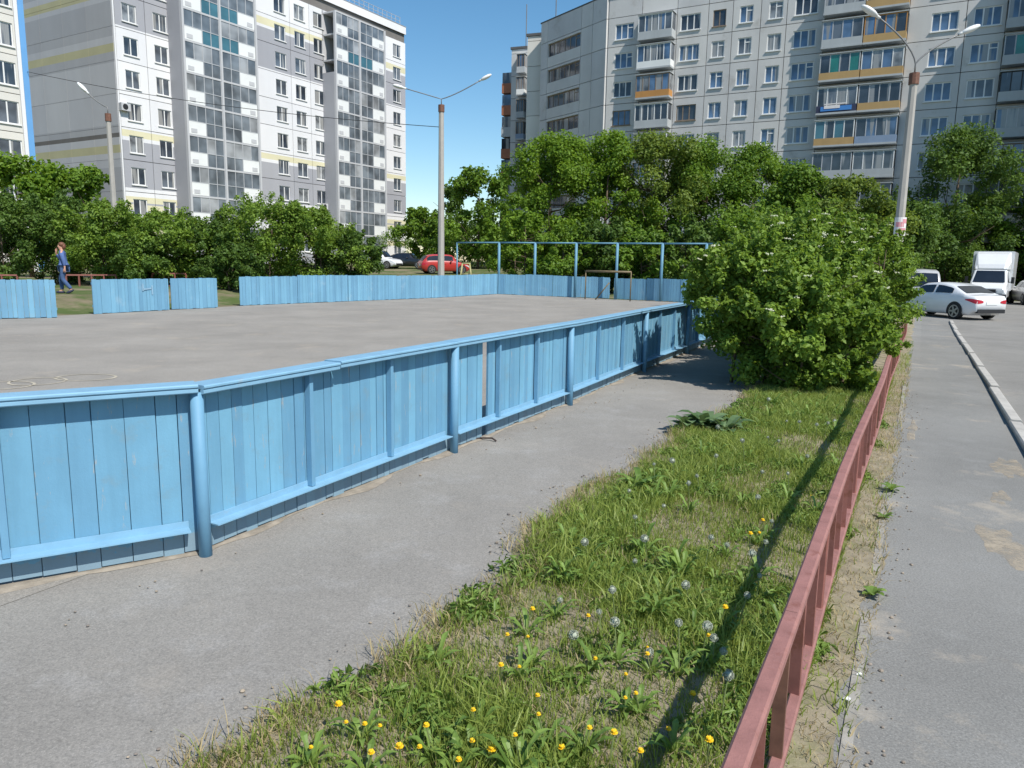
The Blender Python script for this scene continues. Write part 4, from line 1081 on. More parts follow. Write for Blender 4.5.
def make_car(name, label, paint, loc, heading_deg, L, W, H, kind='sedan', group=None, wheel_r=.33):
    """car along +x (front at +x), centred; loft of cross sections; parts: body, window, wheel, lights"""
    r = thing(name, label, 'car', loc, R(90 - heading_deg), group)
    h = L / 2; gc = .19
    if kind == 'sedan':
        hood = [(-h, .86), (-h + .12, .96), (-h + .62, 1.02), (-.9, 1.0), (.7, .95), (h - 1.15, .92), (h - .35, .80), (h, .60)]
        roof = [(-h + .50, 1.02), (-h + 1.25, H - .10), (-h + 1.75, H - .01), (-.1, H), (.45, H - .04), (h - 1.28, .93)]
        rx = (-h + .50, h - 1.28)
    else:
        hood = [(-h, .85), (-h + .1, .98), (-.9, 1.0), (.7, .97), (h - .95, .95), (h - .25, .82), (h, .58)]
        roof = [(-h + .06, .98), (-h + .55, H - .08), (-h + 1.0, H), (.2, H), (.55, H - .06), (h - 1.1, .96)]
        rx = (-h + .06, h - 1.1)
    xs = sorted(set([-h, -h + .06, -h + .12, -h + .3, h - .12, h] + [-h + L * k / 26 for k in range(27)] + [rx[0], rx[1]]))
    def hw(x):     # half width at the belt
        e = abs(x) / h; return W / 2 * (1 - .20 * max(0, (e - .72) / .28) ** 2.2)
    def section(x):
        w = hw(x); zb = gc + (.12 if abs(x) > h - .25 else 0); zk = interp(hood, x)
        inr = rx[0] < x < rx[1]
        zr = max(interp(roof, x), zk + .004) if inr else zk + .004
        k = (zr - zk) / (H - .95); wr = w * (.94 - .22 * min(1, max(0, k)))
        return [(x, 0, zb), (x, w * .86, zb), (x, w * .97, zb + .10), (x, w, (zb + zk) / 2 + .02), (x, w * .985, zk - .12), (x, w * .93, zk), (x, wr * .98, zr - .05 * min(1, k * 3) - .004), (x, wr * .86, zr - .004), (x, 0, zr + .02)]
    mb = MB(); secs = [section(x) for x in xs]; n = 9
    for sgn in (1, -1):
        vs = [(p[0], p[1] * sgn, p[2]) for s_ in secs for p in s_]
        fs = []
        for i in range(len(xs) - 1):
            for k in range(n - 1): fs.append((i * n + k, (i + 1) * n + k, (i + 1) * n + k + 1, i * n + k + 1))
        fs += [tuple(range(n)), tuple(range((len(xs) - 1) * n, len(xs) * n))]
        mb.add(vs, fs)
    body = mb.build('body', M[paint], r, None, True)
    bm = bmesh.new(); bm.from_mesh(body.data); bmesh.ops.remove_doubles(bm, verts=bm.verts, dist=.002); bmesh.ops.recalc_face_normals(bm, faces=bm.faces); bm.to_mesh(body.data); bm.free()
    # side glass, screens
    def side_pt(x, t, sg, off=.012):
        s_ = section(x); a, b = Vector(s_[5]), Vector(s_[6]); p = a.lerp(b, t); p.y = (p.y + off) * sg; return p
    for sg in (1, -1):
        for (xa, xb) in ((rx[0] + (.62 if kind == 'sedan' else .35), -.32), (-.22, rx[1] - .42)):
            mb = MB(); vs = []; m = 7
            for k in range(m):
                x = xa + (xb - xa) * k / (m - 1)
                vs += [side_pt(x, .12, sg), side_pt(x, .90, sg)]
            mb.add(vs, [(2 * k, 2 * k + 2, 2 * k + 3, 2 * k + 1) for k in range(m - 1)]); mb.build('window', M['car_glass'], r, None, fix=False)
    for (xa, xb, nm) in ((rx[0] + .06, interp([(0, rx[0] + .66), (1, 0)], 0) if kind == 'sedan' else rx[0] + .42, 'rear_window'), (rx[1] - .06, rx[1] - .70, 'windscreen')):
        mb = MB(); vs = []; m = 6
        for k in range(m):
            x = xa + (xb - xa) * k / (m - 1); s_ = section(x); w = s_[7][1] * .96; z = s_[8][2] + .012; nx = -.012 if nm == 'rear_window' else .012
            vs += [(x + nx, -w, z - .012), (x + nx, 0, z + .004), (x + nx, w, z - .012)]
        mb.add(vs, [(3 * k + q, 3 * k + 3 + q, 3 * k + 4 + q, 3 * k + 1 + q) for k in range(m - 1) for q in (0, 1)]); mb.build(nm, M['car_glass'], r, None, fix=False)
    # wheels with dark arches
    for x in (-h + L * .19, h - L * .19):
        for sg in (1, -1):
            y = hw(x) * sg
            mb = MB(); n2 = 22
            vs = [(x, y + .004 * sg, wheel_r)] + [(x + (wheel_r + .055) * math.cos(2 * math.pi * k / n2), y * 1.0 + .006 * sg - .0 * sg, max(gc + .005, wheel_r + (wheel_r + .055) * math.sin(2 * math.pi * k / n2))) for k in range(n2)]
            mb.add(vs, [(0, k + 1, (k + 1) % n2 + 1) for k in range(n2)]); mb.build('wheel_arch', M['black_plastic'], r, None, fix=False)
            wl = MB(); wl.tube([(x, y - .19 * sg, wheel_r), (x, y - .0 * sg, wheel_r), (x, y + .018 * sg, wheel_r)], [wheel_r, wheel_r, wheel_r - .03], 24)
            w_ = wl.build('wheel', M['tyre'], r, None, True)
            ri = MB()
            ri.tube([(x, y + .0185 * sg, wheel_r), (x, y + .024 * sg, wheel_r)], [wheel_r * .22] * 2, 14)
            for q in range(5):
                a_ = q * 2 * math.pi / 5; e = Vector((math.cos(a_), 0, math.sin(a_))) * wheel_r * .7
                ri.bar(Vector((x, y + .022 * sg, wheel_r)) + e * .2, Vector((x, y + .022 * sg, wheel_r)) + e, .07, .012, up=(0, 1, 0))
            rr = []
            for k in range(24):
                a_ = 2 * math.pi * k / 24
                for q in (.62, .75): rr.append((x + wheel_r * q * math.cos(a_), y + .021 * sg, wheel_r + wheel_r * q * math.sin(a_)))
            ri.add(rr, [(2 * k, 2 * k + 1, (2 * k + 3) % 48, (2 * k + 2) % 48) for k in range(24)])
            ri.build('rim', M['rim'], w_, None, fix=False)
    # lights, bumper insert, plate, mirrors
    for sg in (1, -1):
        def surf(x, z):
            q = section(x)[1:6]
            for p0, p1 in zip(q[:-1], q[1:]):
                if p0[2] <= z <= p1[2]: return p0[1] + (p1[1] - p0[1]) * (z - p0[2]) / max(1e-6, p1[2] - p0[2])
            return q[-1][1] if z > q[-1][2] else q[0][1]
        def light(nm, m, sx, zs, inner, zi):
            """wraps from the flank round the corner onto the end face; zs: [(distance from the end, z low, z high)]"""
            mb = MB(); vs = []
            for dd, za, zb_ in zs:
                x = sx * (h - dd)
                for z in (za, (za + zb_) / 2, zb_): vs.append((x, (surf(x, z) + .012) * sg, z))
            ye = surf(sx * h, (zi[0] + zi[1]) / 2)
            for yy, k in ((ye * .97, 0), (ye * .75, .35), (inner, 1)):
                za = zs[-1][1] + (zi[0] - zs[-1][1]) * k; zb_ = zs[-1][2] + (zi[1] - zs[-1][2]) * k
                for z in (za, (za + zb_) / 2, zb_): vs.append((sx * (h + .012), yy * sg, z))
            m_ = len(vs) // 3
            mb.add(vs, [(3 * i + q, 3 * i + 3 + q, 3 * i + 4 + q, 3 * i + 1 + q) for i in range(m_ - 1) for q in (0, 1)]); mb.build(nm, M[m], r, None, fix=False)
        light('tail_light', 'tail', -1, [(.42, .79, .83), (.25, .74, .85), (.10, .68, .84), (.03, .66, .82)], .42, (.70, .76))
        light('headlight', 'headl', 1, [(.5, .70, .75), (.25, .60, .70), (.08, .50, .60), (.03, .48, .56)], .50, (.48, .54))
        mb = MB(); mb.ball((rx[1] - .62, (W / 2 + .07) * sg, 1.0), (.08, .10, .07), 10, 6); mb.build('side_mirror', M[paint], r, None, True)
        mb = MB(); mb.bar((-.28, hw(-.28) * 1.0 * sg, .78), (-.10, hw(-.1) * 1.0 * sg, .78), .02, .03); mb.build('door_handle', M[paint], r)
    mb = MB(); w = hw(-h) * .93; mb.box((-h - .03, -w, gc + .1), (-h + .12, w, gc + .25)); mb.build('rear_bumper', M['black_plastic'], r)
    mb = MB(); mb.box((-h - .018, -.27, .62), (-h - .004, .27, .735)); mb.build('number_plate', M['plate'], r)
    mb = MB(); w = hw(h) * .8; mb.box((h - .06, -w, gc + .12), (h + .02, w, gc + .30)); mb.build('front_bumper', M['black_plastic'], r)
    return r

hd = -15; dv = Vector((math.sin(R(hd)), math.cos(R(hd)), 0))
rear = at(991, 310, 29.6); c = rear + dv * 2.32; c = on(c.x, c.y); c.z += .01
make_car('parked_car', 'white sedan with red tail lights stopped at the end of the sidewalk', 'car_white', c, hd, 4.64, 1.8, 1.44, 'sedan')
p = at(444, 268, 62); p.z = zt(p.x, p.y)
make_car('parked_car', 'red hatchback parked behind the middle lamp post', 'car_red', p, 68, 4.1, 1.75, 1.55, 'hatch')
p = at(379, 262, 71); p.z = zt(p.x, p.y)
make_car('parked_car', 'white car parked below the right corner of the white block', 'car_white', p, 110, 4.3, 1.78, 1.62, 'hatch')
p = at(407, 262, 72); p.z = zt(p.x, p.y)
make_car('parked_car', 'black sedan parked between the white car and the red car', 'car_black', p, 100, 4.4, 1.78, 1.45, 'sedan')
p = at(918, 283, 38); p.z = zt(p.x, p.y)
make_car('parked_car', 'silver estate car seen from behind, beyond the white sedan', 'car_silver', p, 20, 4.3, 1.75, 1.93, 'hatch')
p = at(1034, 290, 45); p.z = zt(p.x, p.y)
make_car('parked_car', 'pale car cut off by the right edge of the picture, right of the box truck', 'car_silver', p, 20, 4.3, 1.75, 1.45, 'sedan')

# box truck facing the camera: local +x is its front
def truck():
    p = at(988, 296, 45); p.z = zt(p.x, p.y)
    hd = 216
    r = thing('box_truck', 'white box truck with a roof fairing facing the camera beyond the white sedan', 'truck', p, R(90 - hd))
    mb = MB()      # cargo box
    mb.bar((-5.0, 0, 1.95), (-1.0, 0, 1.95), 2.12, 2.35, bev=.05); mb.build('cargo_box', M['car_white'], r)
    def loft(prof, w0, nm, m, smooth=True):
        mb = MB(); n = len(prof[0][1]); vs = []
        for x, sec in prof: vs += [(x, y, z) for y, z in sec]
        fs = [(i * n + k, (i + 1) * n + k, (i + 1) * n + (k + 1) % n, i * n + (k + 1) % n) for i in range(len(prof) - 1) for k in range(n)]
        fs += [list(range(n)), list(range((len(prof) - 1) * n, len(prof) * n))]
        mb.add(vs, fs); return mb.build(nm, M[m], r, None, False)
    def sec(w, z0, z1, wt): return [(-w, z0), (w, z0), (w, (z0 + z1) / 2), (wt, z1 - .05), (wt * .92, z1), (-wt * .92, z1), (-wt, z1 - .05), (-w, (z0 + z1) / 2)]
    loft([(-1.0, sec(.98, .45, 2.05, .84)), (.1, sec(.98, .45, 2.03, .82)), (.75, sec(.98, .42, 1.28, .93)), (1.15, sec(.96, .40, 1.12, .88)), (1.32, sec(.9, .38, .95, .8))], 1, 'cab', 'car_white')
    mb = MB(); mb.add([(.79, -.80, 1.30), (.79, .80, 1.30), (.17, .70, 1.97), (.17, -.70, 1.97)], [(0, 1, 2, 3)]); mb.build('windscreen', M['car_glass'], r, None, fix=False)
    for sg in (1, -1):
        mb = MB(); mb.add([(.55, .985 * sg, 1.32), (-.55, .988 * sg, 1.32), (-.5, .875 * sg, 1.92), (.12, .872 * sg, 1.90)], [(0, 1, 2, 3)]); mb.build('side_window', M['car_glass'], r, None, fix=False)
        mb = MB(); mb.bar((1.345, .50 * sg, .78), (1.345, .80 * sg, .78), .03, .18, bev=.01); mb.build('headlight', M['headl'], r)
        mb = MB(); mb.bar((.62, 1.16 * sg, 1.25), (.62, 1.16 * sg, 1.62), .16, .08, up=(1, 0, 0)); mb.bar((.6, .98 * sg, 1.3), (.62, 1.12 * sg, 1.35), .04, .04); mb.build('side_mirror', M['black_plastic'], r)
        for x in (.62, -3.6):
            mb = MB(); mb.tube([(x, .70 * sg, .36), (x, .95 * sg, .36)], .36, 22); w_ = mb.build('wheel', M['tyre'], r, None, False)
            mb = MB(); mb.tube([(x, .951 * sg, .36), (x, .965 * sg, .36)], .2, 16); mb.build('rim', M['rim'], w_, None)
    mb = MB(); mb.box((1.322, -.44, .70), (1.345, .44, .90)); mb.build('grille', M['black_plastic'], r)
    mb = MB(); mb.bar((1.28, -.96, .50), (1.28, .96, .50), .20, .24, bev=.04); mb.build('bumper', M['black_plastic'], r)
    mb = MB(); mb.box((1.385, -.26, .46), (1.395, .26, .57)); mb.build('number_plate', M['plate'], r)
    loft([(-.98, sec(.95, 2.06, 3.08, .9)), (-.55, sec(.95, 2.06, 2.95, .86)), (.0, sec(.86, 2.05, 2.35, .74)), (.12, sec(.8, 2.05, 2.12, .68))], 1, 'roof_fairing', 'car_white')
    mb = MB(); mb.box((-4.9, -.45, .55), (-.6, .45, .77)); mb.build('chassis', M['black_plastic'], r)
truck()

# ------------------------------------------------------------------ walking person
def skin_obj(name, joints, edges, m, parent, levels=2):
    names = list(joints); me = bpy.data.meshes.new(name)
    me.from_pydata([joints[k][0] for k in names], [(names.index(a), names.index(b)) for a, b in edges], [])
    ob = link(name, me, parent); me.materials.append(m)
    md = ob.modifiers.new('skin', 'SKIN'); md.use_smooth_shade = True
    for i, k in enumerate(names):
        rr = joints[k][1]; sv = me.skin_vertices[0].data[i]
        sv.radius = rr if isinstance(rr, tuple) else (rr, rr); sv.use_root = (i == 0)
    sb = ob.modifiers.new('sub', 'SUBSURF'); sb.levels = levels; sb.render_levels = levels
    return ob
def person():
    c = gp(66, 293.5, .40); c.z = zt(c.x, c.y)
    r = thing('person', 'person in blue denim jacket and jeans walking with a hand at the face', 'person', c, R(200))
    # local: +x is the walking direction, y left side, z up
    J = {'pelvis': ((0, 0, .93), (.15, .12)), 'spine': ((.01, 0, 1.13), (.14, .10)), 'chest': ((.02, 0, 1.32), (.16, .11)), 'neck': ((.03, 0, 1.47), .055), 'jaw': ((.055, 0, 1.54), (.065, .075)), 'head': ((.05, 0, 1.62), (.085, .095)), 'crown': ((.035, 0, 1.70), (.06, .07)), 'nose': ((.155, 0, 1.59), .014),
         'sh_r': ((.02, -.17, 1.40), .06), 'el_r': ((.14, -.24, 1.16), .045), 'wr_r': ((.23, -.10, 1.37), .03), 'pa_r': ((.20, -.075, 1.46), .032),
         'sh_l': ((.02, .17, 1.40), .06), 'el_l': ((-.05, .23, 1.13), .045), 'wr_l': ((-.07, .24, .89), .03), 'pa_l': ((-.06, .24, .81), .032),
         'hip_l': ((.01, .09, .88), .09), 'kn_l': ((.05, .10, .49), .06), 'an_l': ((-.20, .10, .14), .04), 'to_l': ((-.09, .11, .05), .035),
         'hip_r': ((.01, -.09, .88), .09), 'kn_r': ((.14, -.10, .50), .06), 'an_r': ((.12, -.10, .10), .04), 'to_r': ((.25, -.11, .05), .035)}
    E_ = [('pelvis', 'spine'), ('spine', 'chest'), ('chest', 'neck'), ('neck', 'jaw'), ('jaw', 'head'), ('head', 'crown'), ('head', 'nose')]
    for s in 'lr': E_ += [('chest', 'sh_' + s), ('sh_' + s, 'el_' + s), ('el_' + s, 'wr_' + s), ('wr_' + s, 'pa_' + s), ('pelvis', 'hip_' + s), ('hip_' + s, 'kn_' + s), ('kn_' + s, 'an_' + s), ('an_' + s, 'to_' + s)]
    for s, base, d in (('r', (.19, -.07, 1.48), (-.25, .1, 1)), ('l', (-.06, .24, .79), (.15, -.1, -1))):
        d = Vector(d).normalized()
        for q, L in enumerate((.065, .075, .072, .055)):
            off = Vector((.026 * (q - 1.5), 0, 0)); a = Vector(base) + off; b_ = a + d * L * .55; e = a + d * L + Vector((0, .012 if s == 'r' else -.012, 0))
            J[f'f{s}{q}a'] = (tuple(b_), .009); J[f'f{s}{q}b'] = (tuple(e), .008); E_ += [('pa_' + s, f'f{s}{q}a'), (f'f{s}{q}a', f'f{s}{q}b')]
        t = Vector(base) + Vector((.055, 0, 0)) + d * .01; J[f't{s}'] = (tuple(t), .010); E_.append(('pa_' + s, f't{s}'))
    skin_obj('body', J, E_, M['skin'], r)
    K = {k: J[k] for k in ('spine', 'chest', 'sh_l', 'el_l', 'sh_r', 'el_r')}
    K = {k: (v[0], tuple(x + .035 for x in v[1]) if isinstance(v[1], tuple) else v[1] + .022) for k, v in K.items()}
    K['hip'] = ((0, 0, .98), (.19, .16)); K['hem'] = ((0, 0, .84), (.18, .155)); K['wr_r'] = ((.215, -.12, 1.345), .045); K['wr_l'] = ((-.068, .24, .93), .045); K['col'] = ((.028, 0, 1.45), .075)
    skin_obj('jacket', K, [('chest', 'spine'), ('spine', 'hip'), ('hip', 'hem'), ('chest', 'col'), ('chest', 'sh_l'), ('sh_l', 'el_l'), ('el_l', 'wr_l'), ('chest', 'sh_r'), ('sh_r', 'el_r'), ('el_r', 'wr_r')], M['denim_j'], r)
    K = {'pelvis': ((0, 0, .94), (.165, .135))}
    for s in 'lr':
        K['hip_' + s] = (J['hip_' + s][0], .108); K['kn_' + s] = (J['kn_' + s][0], .078); a = Vector(J['an_' + s][0]) + Vector((0, 0, .01)); K['an_' + s] = (tuple(a), .062)
    skin_obj('jeans', K, [('pelvis', 'hip_l'), ('hip_l', 'kn_l'), ('kn_l', 'an_l'), ('pelvis', 'hip_r'), ('hip_r', 'kn_r'), ('kn_r', 'an_r')], M['denim_t'], r)
    mb = MB(); mb.ball((.02, 0, 1.665), (.105, .095, .09), 14, 8); mb.ball((-.045, 0, 1.60), (.065, .085, .11), 12, 8); mb.build('hair', M['hair'], r, None, True)
    for (x, y, z, ry) in ((.18, -.105, .045, .0), (-.15, .105, .075, .5)):
        mb = MB(); rot = Matrix.Rotation(ry, 3, 'Y'); mb.ball((x, y, z), (.14, .052, .05), 12, 8, rot=rot); mb.build('shoe', M['shoe'], r, None, True)
person()

# ------------------------------------------------------------------ grass, weeds, dandelions
def vnoise(x, y, s):
    return (np.sin(x * 1.7 * s + 1.3) * np.cos(y * 1.3 * s - .7) + np.sin(x * 3.1 * s + y * 2.3 * s + s) * .6 + np.sin(x * 5.9 * s - y * 4.3 * s + 2.1) * .4) / 2.0
def grass(name, n, seed, u0, u1, hmin, hmax, wd, material, label, dens=None, va=-2.2, vb=-.27, bend=.5, nearpow=1.6):
    g = np.random.default_rng(seed)
    u = u0 + (u1 - u0) * g.random(n) ** nearpow; v = va + (vb - va) * g.random(n)
    le = -2.06 + .09 * np.sin(u * 2.1 + 1) + .06 * np.sin(u * 5.3 + 2) + .035 * np.sin(u * 13.7 + 3) + .12 * np.sin(u * .8)
    x = EU.x * u + EV.x * v; y = EU.y * u + EV.y * v
    f = vnoise(x, y, 1.15) * .6 + vnoise(x + 5, y - 3, 2.6) * .4
    keep = v > le + g.normal(size=n) * .05
    if dens: keep &= dens(f, g, v, le, u)
    x, y, f, u, v = x[keep], y[keep], f[keep], u[keep], v[keep]; n = len(x)
    h = (hmin + (hmax - hmin) * g.random(n) ** 1.7) * (1 + .55 * np.clip(f, -.9, 1))
    z = np.array([zt(a, b) for a, b in zip(x, y)]) + .015
    ph = g.random(n) * 6.283; dx, dy = np.cos(ph), np.sin(ph); w = wd * g.uniform(.6, 1.4, n)
    bd = bend * h * g.uniform(.2, 1.4, n); ph2 = g.random(n) * 6.283; bx, by = np.cos(ph2) * bd, np.sin(ph2) * bd
    P = lambda X, Y, Z: np.stack([X, Y, Z], 1)
    b0 = P(x - dx * w, y - dy * w, z); b1 = P(x + dx * w, y + dy * w, z)
    m0 = P(x - dx * w * .8 + bx * .35, y - dy * w * .8 + by * .35, z + h * .6); m1 = P(x + dx * w * .8 + bx * .35, y + dy * w * .8 + by * .35, z + h * .6)
    tp = P(x + bx, y + by, z + h * (1 - .25 * bend * g.random(n)))
    V = np.stack([b0, b1, m1, m0, tp], 1).reshape(-1, 3)
    me = bpy.data.meshes.new(name); me.vertices.add(n * 5); me.vertices.foreach_set('co', V.astype(np.float32).ravel())
    base = np.arange(n)[:, None] * 5
    loops = (base + np.array([0, 1, 2, 0, 2, 3, 3, 2, 4])).ravel().astype(np.int32)
    me.loops.add(len(loops)); me.loops.foreach_set('vertex_index', loops)
    me.polygons.add(n * 3); me.polygons.foreach_set('loop_start', np.arange(0, n * 9, 3, dtype=np.int32))
    tint = np.clip(.35 * (f * .5 + .5) + .65 * g.random(n), 0, 1)
    a = me.attributes.new('tint', 'FLOAT', 'FACE'); a.data.foreach_set('value', np.repeat(tint, 3).astype(np.float32))
    me.materials.append(material); me.update(); me.validate()
    return tag(link(name, me), label, 'grass', kind='stuff')
def bare(f, g, v, le, u): return g.random(len(f)) < np.clip(.86 + f * .95, .16, 1) * np.clip(-.12 + (v - le) * 3.2, .02, 1)
grass('grass', 230000, 1, .6, 13.5, .035, .125, .0026, M['grass'], 'green lawn grass growing between the path and the pinkish railing', bare, nearpow=1.5)
grass('tall_grass', 60000, 2, .6, 14, .05, .145, .0042, M['grass'], 'taller green grass tufts standing in the lawn', lambda f, g, v, le, u: (f > .02) & (g.random(len(f)) < .8) & (v - le > .1), bend=.9)
grass('dry_grass', 75000, 3, .6, 13.5, .03, .11, .0022, M['grass_dry'], 'dry straw coloured grass along the worn edge of the lawn', lambda f, g, v, le, u: ((g.random(len(f)) < .45) & (f < .0)) | ((v - le < .22) & (g.random(len(f)) < .9)), bend=1.0)
grass('edge_grass', 5200, 5, 1.2, 22, .02, .10, .0028, M['grass'], 'sparse green grass between the railing and the sidewalk', lambda f, g, v, le, u: f + .3 * g.normal(size=len(f)) > .12, va=-.33, vb=-.06, bend=.7, nearpow=1.0)
grass('edge_straw', 6500, 6, 1.2, 16, .02, .08, .0022, M['grass_dry'], 'thin dry straw on the bare strip beside the sidewalk', lambda f, g, v, le, u: f < .2, va=-.33, vb=-.04, bend=1.2, nearpow=1.0)

def leafy_mesh(name, n, L, W, m, seed, rise=.35, lobes=True, spread=1.0):
    """rosette of n arched leaves"""
    g = random.Random(seed); mb = MB()
    for k in range(n):
        ph = 6.283 * k / n + g.uniform(-.3, .3); d = Vector((math.cos(ph), math.sin(ph), 0)); s = Vector((-d.y, d.x, 0)); l = L * g.uniform(.6, 1.15); up = g.uniform(.4, 1.3) * rise
        q = 5; vs = []
        for i in range(q + 1):
            t = i / q; p = d * (l * t * spread) + Vector((0, 0, l * up * math.sin(min(1, t * 1.1) * math.pi * .62) + .006)); w = W * (math.sin(math.pi * (t * .86 + .07)) ** .8) * (.75 + (.4 if lobes and i % 2 else 0))
            if i == q: w = .002
            vs += [p - s * w * .5 + Vector((0, 0, w * .12)), p, p + s * w * .5 + Vector((0, 0, w * .12))]
        tn = g.random()
        mb.add(vs, [(3 * i + j, 3 * i + 3 + j, 3 * i + 4 + j, 3 * i + 1 + j) for i in range(q) for j in (0, 1)], tn)
    o = mb.build(name, m, fix=False); me = o.data; bpy.data.objects.remove(o); return me

rosettes = [leafy_mesh('leaf_rosette', 11, .115, .022, M['weed'], 100 + k, .8) for k in range(4)]
def stem_mesh(h, bx, by, seed):
    mb = MB(); mb.tube([(0, 0, 0), (bx * .3, by * .3, h * .5), (bx, by, h)], .0028, 5); o = mb.build('stem', M['stem'], fix=False); me = o.data; bpy.data.objects.remove(o); return me
def flower_mesh():
    mb = MB(); g = random.Random(3)
    for ring, (n, rr, z) in enumerate(((18, .021, .0), (14, .016, .004), (10, .010, .008))):
        for k in range(n):
            a = 6.283 * k / n + ring * .2; d = Vector((math.cos(a), math.sin(a), 0)); s = Vector((-d.y, d.x, 0)) * .003
            mb.add([-s + Vector((0, 0, z)), s + Vector((0, 0, z)), d * rr * .9 + s + Vector((0, 0, z + .002 + .007 * (ring % 2) + .004 * (k % 2))), d * rr * .9 - s + Vector((0, 0, z + .002 + .007 * (ring % 2)))], [(0, 1, 2, 3)])
    mb.ball((0, 0, .007), (.011, .011, .008), 8, 5)
    o = mb.build('flower_head', M['petal'], fix=False); me = o.data; bpy.data.objects.remove(o); return me
def seed_mesh():
    mb = MB(); g = random.Random(5)
    for k in range(90):
        d = Vector((g.gauss(0, 1), g.gauss(0, 1), g.gauss(0, 1) + .25)).normalized(); s = d.orthogonal().normalized(); t = d.cross(s); p = d * .022
        for q in (s, t, (s + t) * .7): mb.add([p - q * .005, p + d * .004 - q * .0015, p + q * .005, p - d * .002], [(0, 1, 2, 3)])
    mb.ball((0, 0, 0), .017, 8, 6)
    o = mb.build('seed_head', M['seedhead'], fix=False); me = o.data; bpy.data.objects.remove(o); return me
FL, SD = flower_mesh(), seed_mesh()
stems = [stem_mesh(h, bx, by, 0) for h, bx, by in ((.07, .01, .0), (.10, -.015, .01), (.14, .02, .015), (.19, -.02, -.02), (.24, .03, .01))]
stem_tip = [(.01, 0, .07), (-.015, .01, .10), (.02, .015, .14), (-.02, -.02, .19), (.03, .01, .24)]
def dandelion(x, y, yellow, si, rs, rot, sc_=1.0):
    r = thing('dandelion', 'yellow dandelion in flower among the lawn grass' if yellow else 'dandelion with a white seed head among the lawn grass', 'dandelion', (x, y, zt(x, y) + .02), rot,
              'yellow dandelions in the lawn' if yellow else 'dandelion seed heads in the lawn')
    link('stem', stems[si], r); h = link('flower_head' if yellow else 'seed_head', FL if yellow else SD, r, stem_tip[si]); h.scale = (sc_,) * 3
    if rs is not None: link('leaf_rosette', rosettes[rs], r)
gy = [(520, 668), (501, 672), (527, 626), (649, 649), (651, 664), (627, 690), (626, 702), (584, 624), (433, 748), (401, 748), (367, 762), (343, 728), (362, 727), (692, 701), (721, 621), (709, 637), (673, 740), (707, 757), (456, 762), (415, 760), (533, 655), (540, 698), (757, 538), (750, 545), (594, 660), (505, 645), (765, 532), (811, 497), (640, 703), (340, 742), (470, 745), (490, 757), (520, 760), (560, 752), (585, 740), (610, 758), (310, 752), (385, 735), (545, 735), (640, 752), (478, 720)]
for k, (px, py) in enumerate(gy):
    p = gp(px, py, .08); dandelion(p.x, p.y, True, (0, 1, 2)[k % 3], k % 4 if k % 2 == 0 else None, rng.uniform(0, 6), rng.uniform(.4, .85))
gs = [(588, 546), (648, 551), (634, 558), (747, 574), (766, 548), (757, 588), (557, 599), (616, 614), (602, 620), (617, 642), (652, 648), (702, 651), (714, 647), (723, 697), (728, 649), (680, 655), (568, 642), (637, 528), (727, 542), (816, 437), (700, 480), (716, 466), (760, 470), (745, 455), (770, 440), (800, 430), (785, 420), (690, 500), (660, 510), (675, 470), (740, 420), (765, 410), (720, 430), (655, 475), (630, 490), (705, 560), (690, 590), (740, 610), (770, 520), (790, 490), (810, 460), (825, 430), (835, 420), (780, 455), (755, 500)]
for k, (px, py) in enumerate(gs):
    p = gp(px, py, .13); dandelion(p.x, p.y, False, (2, 3, 1, 4)[k % 4], k % 4 if k % 3 == 0 else None, rng.uniform(0, 6), rng.uniform(.5, .95))
# leaf rosettes as weeds: individuals
for k in range(230):
    u = .9 + 9.5 * rng.random() ** 1.4; v = rng.uniform(-1.85, -.25); p = uv(u, v)
    if vnoise(p.x, p.y, 1.15) * .6 + vnoise(p.x + 5, p.y - 3, 2.6) * .4 < -.12: continue
    o = link('weed_rosette', rosettes[k % 4], None, (p.x, p.y, zt(p.x, p.y) + .02)); o.rotation_euler = (0, 0, rng.uniform(0, 6)); s = rng.uniform(.6, 1.2); o.scale = (s, s, s * rng.uniform(.8, 1.4))
    tag(o, 'low green weed rosette without flowers among the lawn grass', 'weed', 'weed rosettes in the lawn')
g2 = random.Random(77); cl = []
while len(cl) < 620:
    u = .7 + 10.5 * g2.random() ** 1.3; v = g2.uniform(-1.9, -.3); p = uv(u, v)
    f = vnoise(p.x, p.y, 1.15) * .6 + vnoise(p.x + 5, p.y - 3, 2.6) * .4
    if f < -.05 + g2.uniform(-.2, .2): continue
    cl.append((p.x, p.y, zt(p.x, p.y) + .04, g2.uniform(.05, .15)))
V, t_ = leaf_arrays(cl, 80000, .052, 5, up=.35, aspect=.30, zsq=.36)
V[:, 2] = np.maximum(V[:, 2], .02)
tag(link('ground_cover', quads_mesh('ground_cover', V, t_, M['weed'])), 'bright green broad leaved weeds growing low in the lawn', 'weeds', kind='stuff')
mb = MB()
for k in range(900):
    if k < 600: u = g2.uniform(1, 12); v = lawn_l(u) + g2.gauss(-.05, .09)
    elif k < 800: u = g2.uniform(1.5, 12); v = -.06 + abs(g2.gauss(0, .09))
    else: u = g2.uniform(1.5, 14); v = -3.55 + abs(g2.gauss(0, .12))
    p = uv(u, v); r_ = g2.uniform(.003, .009) * (1.6 if g2.random() < .1 else 1)
    mb.ball((p.x, p.y, zt(p.x, p.y) + (.024 if v > -1 else .012)), (r_, r_ * g2.uniform(.6, 1), r_ * .6), 6, 4, g2.random())
tag(mb.build('gravel', M['gravel'], fix=False), 'small loose stones and crumbs scattered along the edges of the path', 'gravel', kind='stuff')
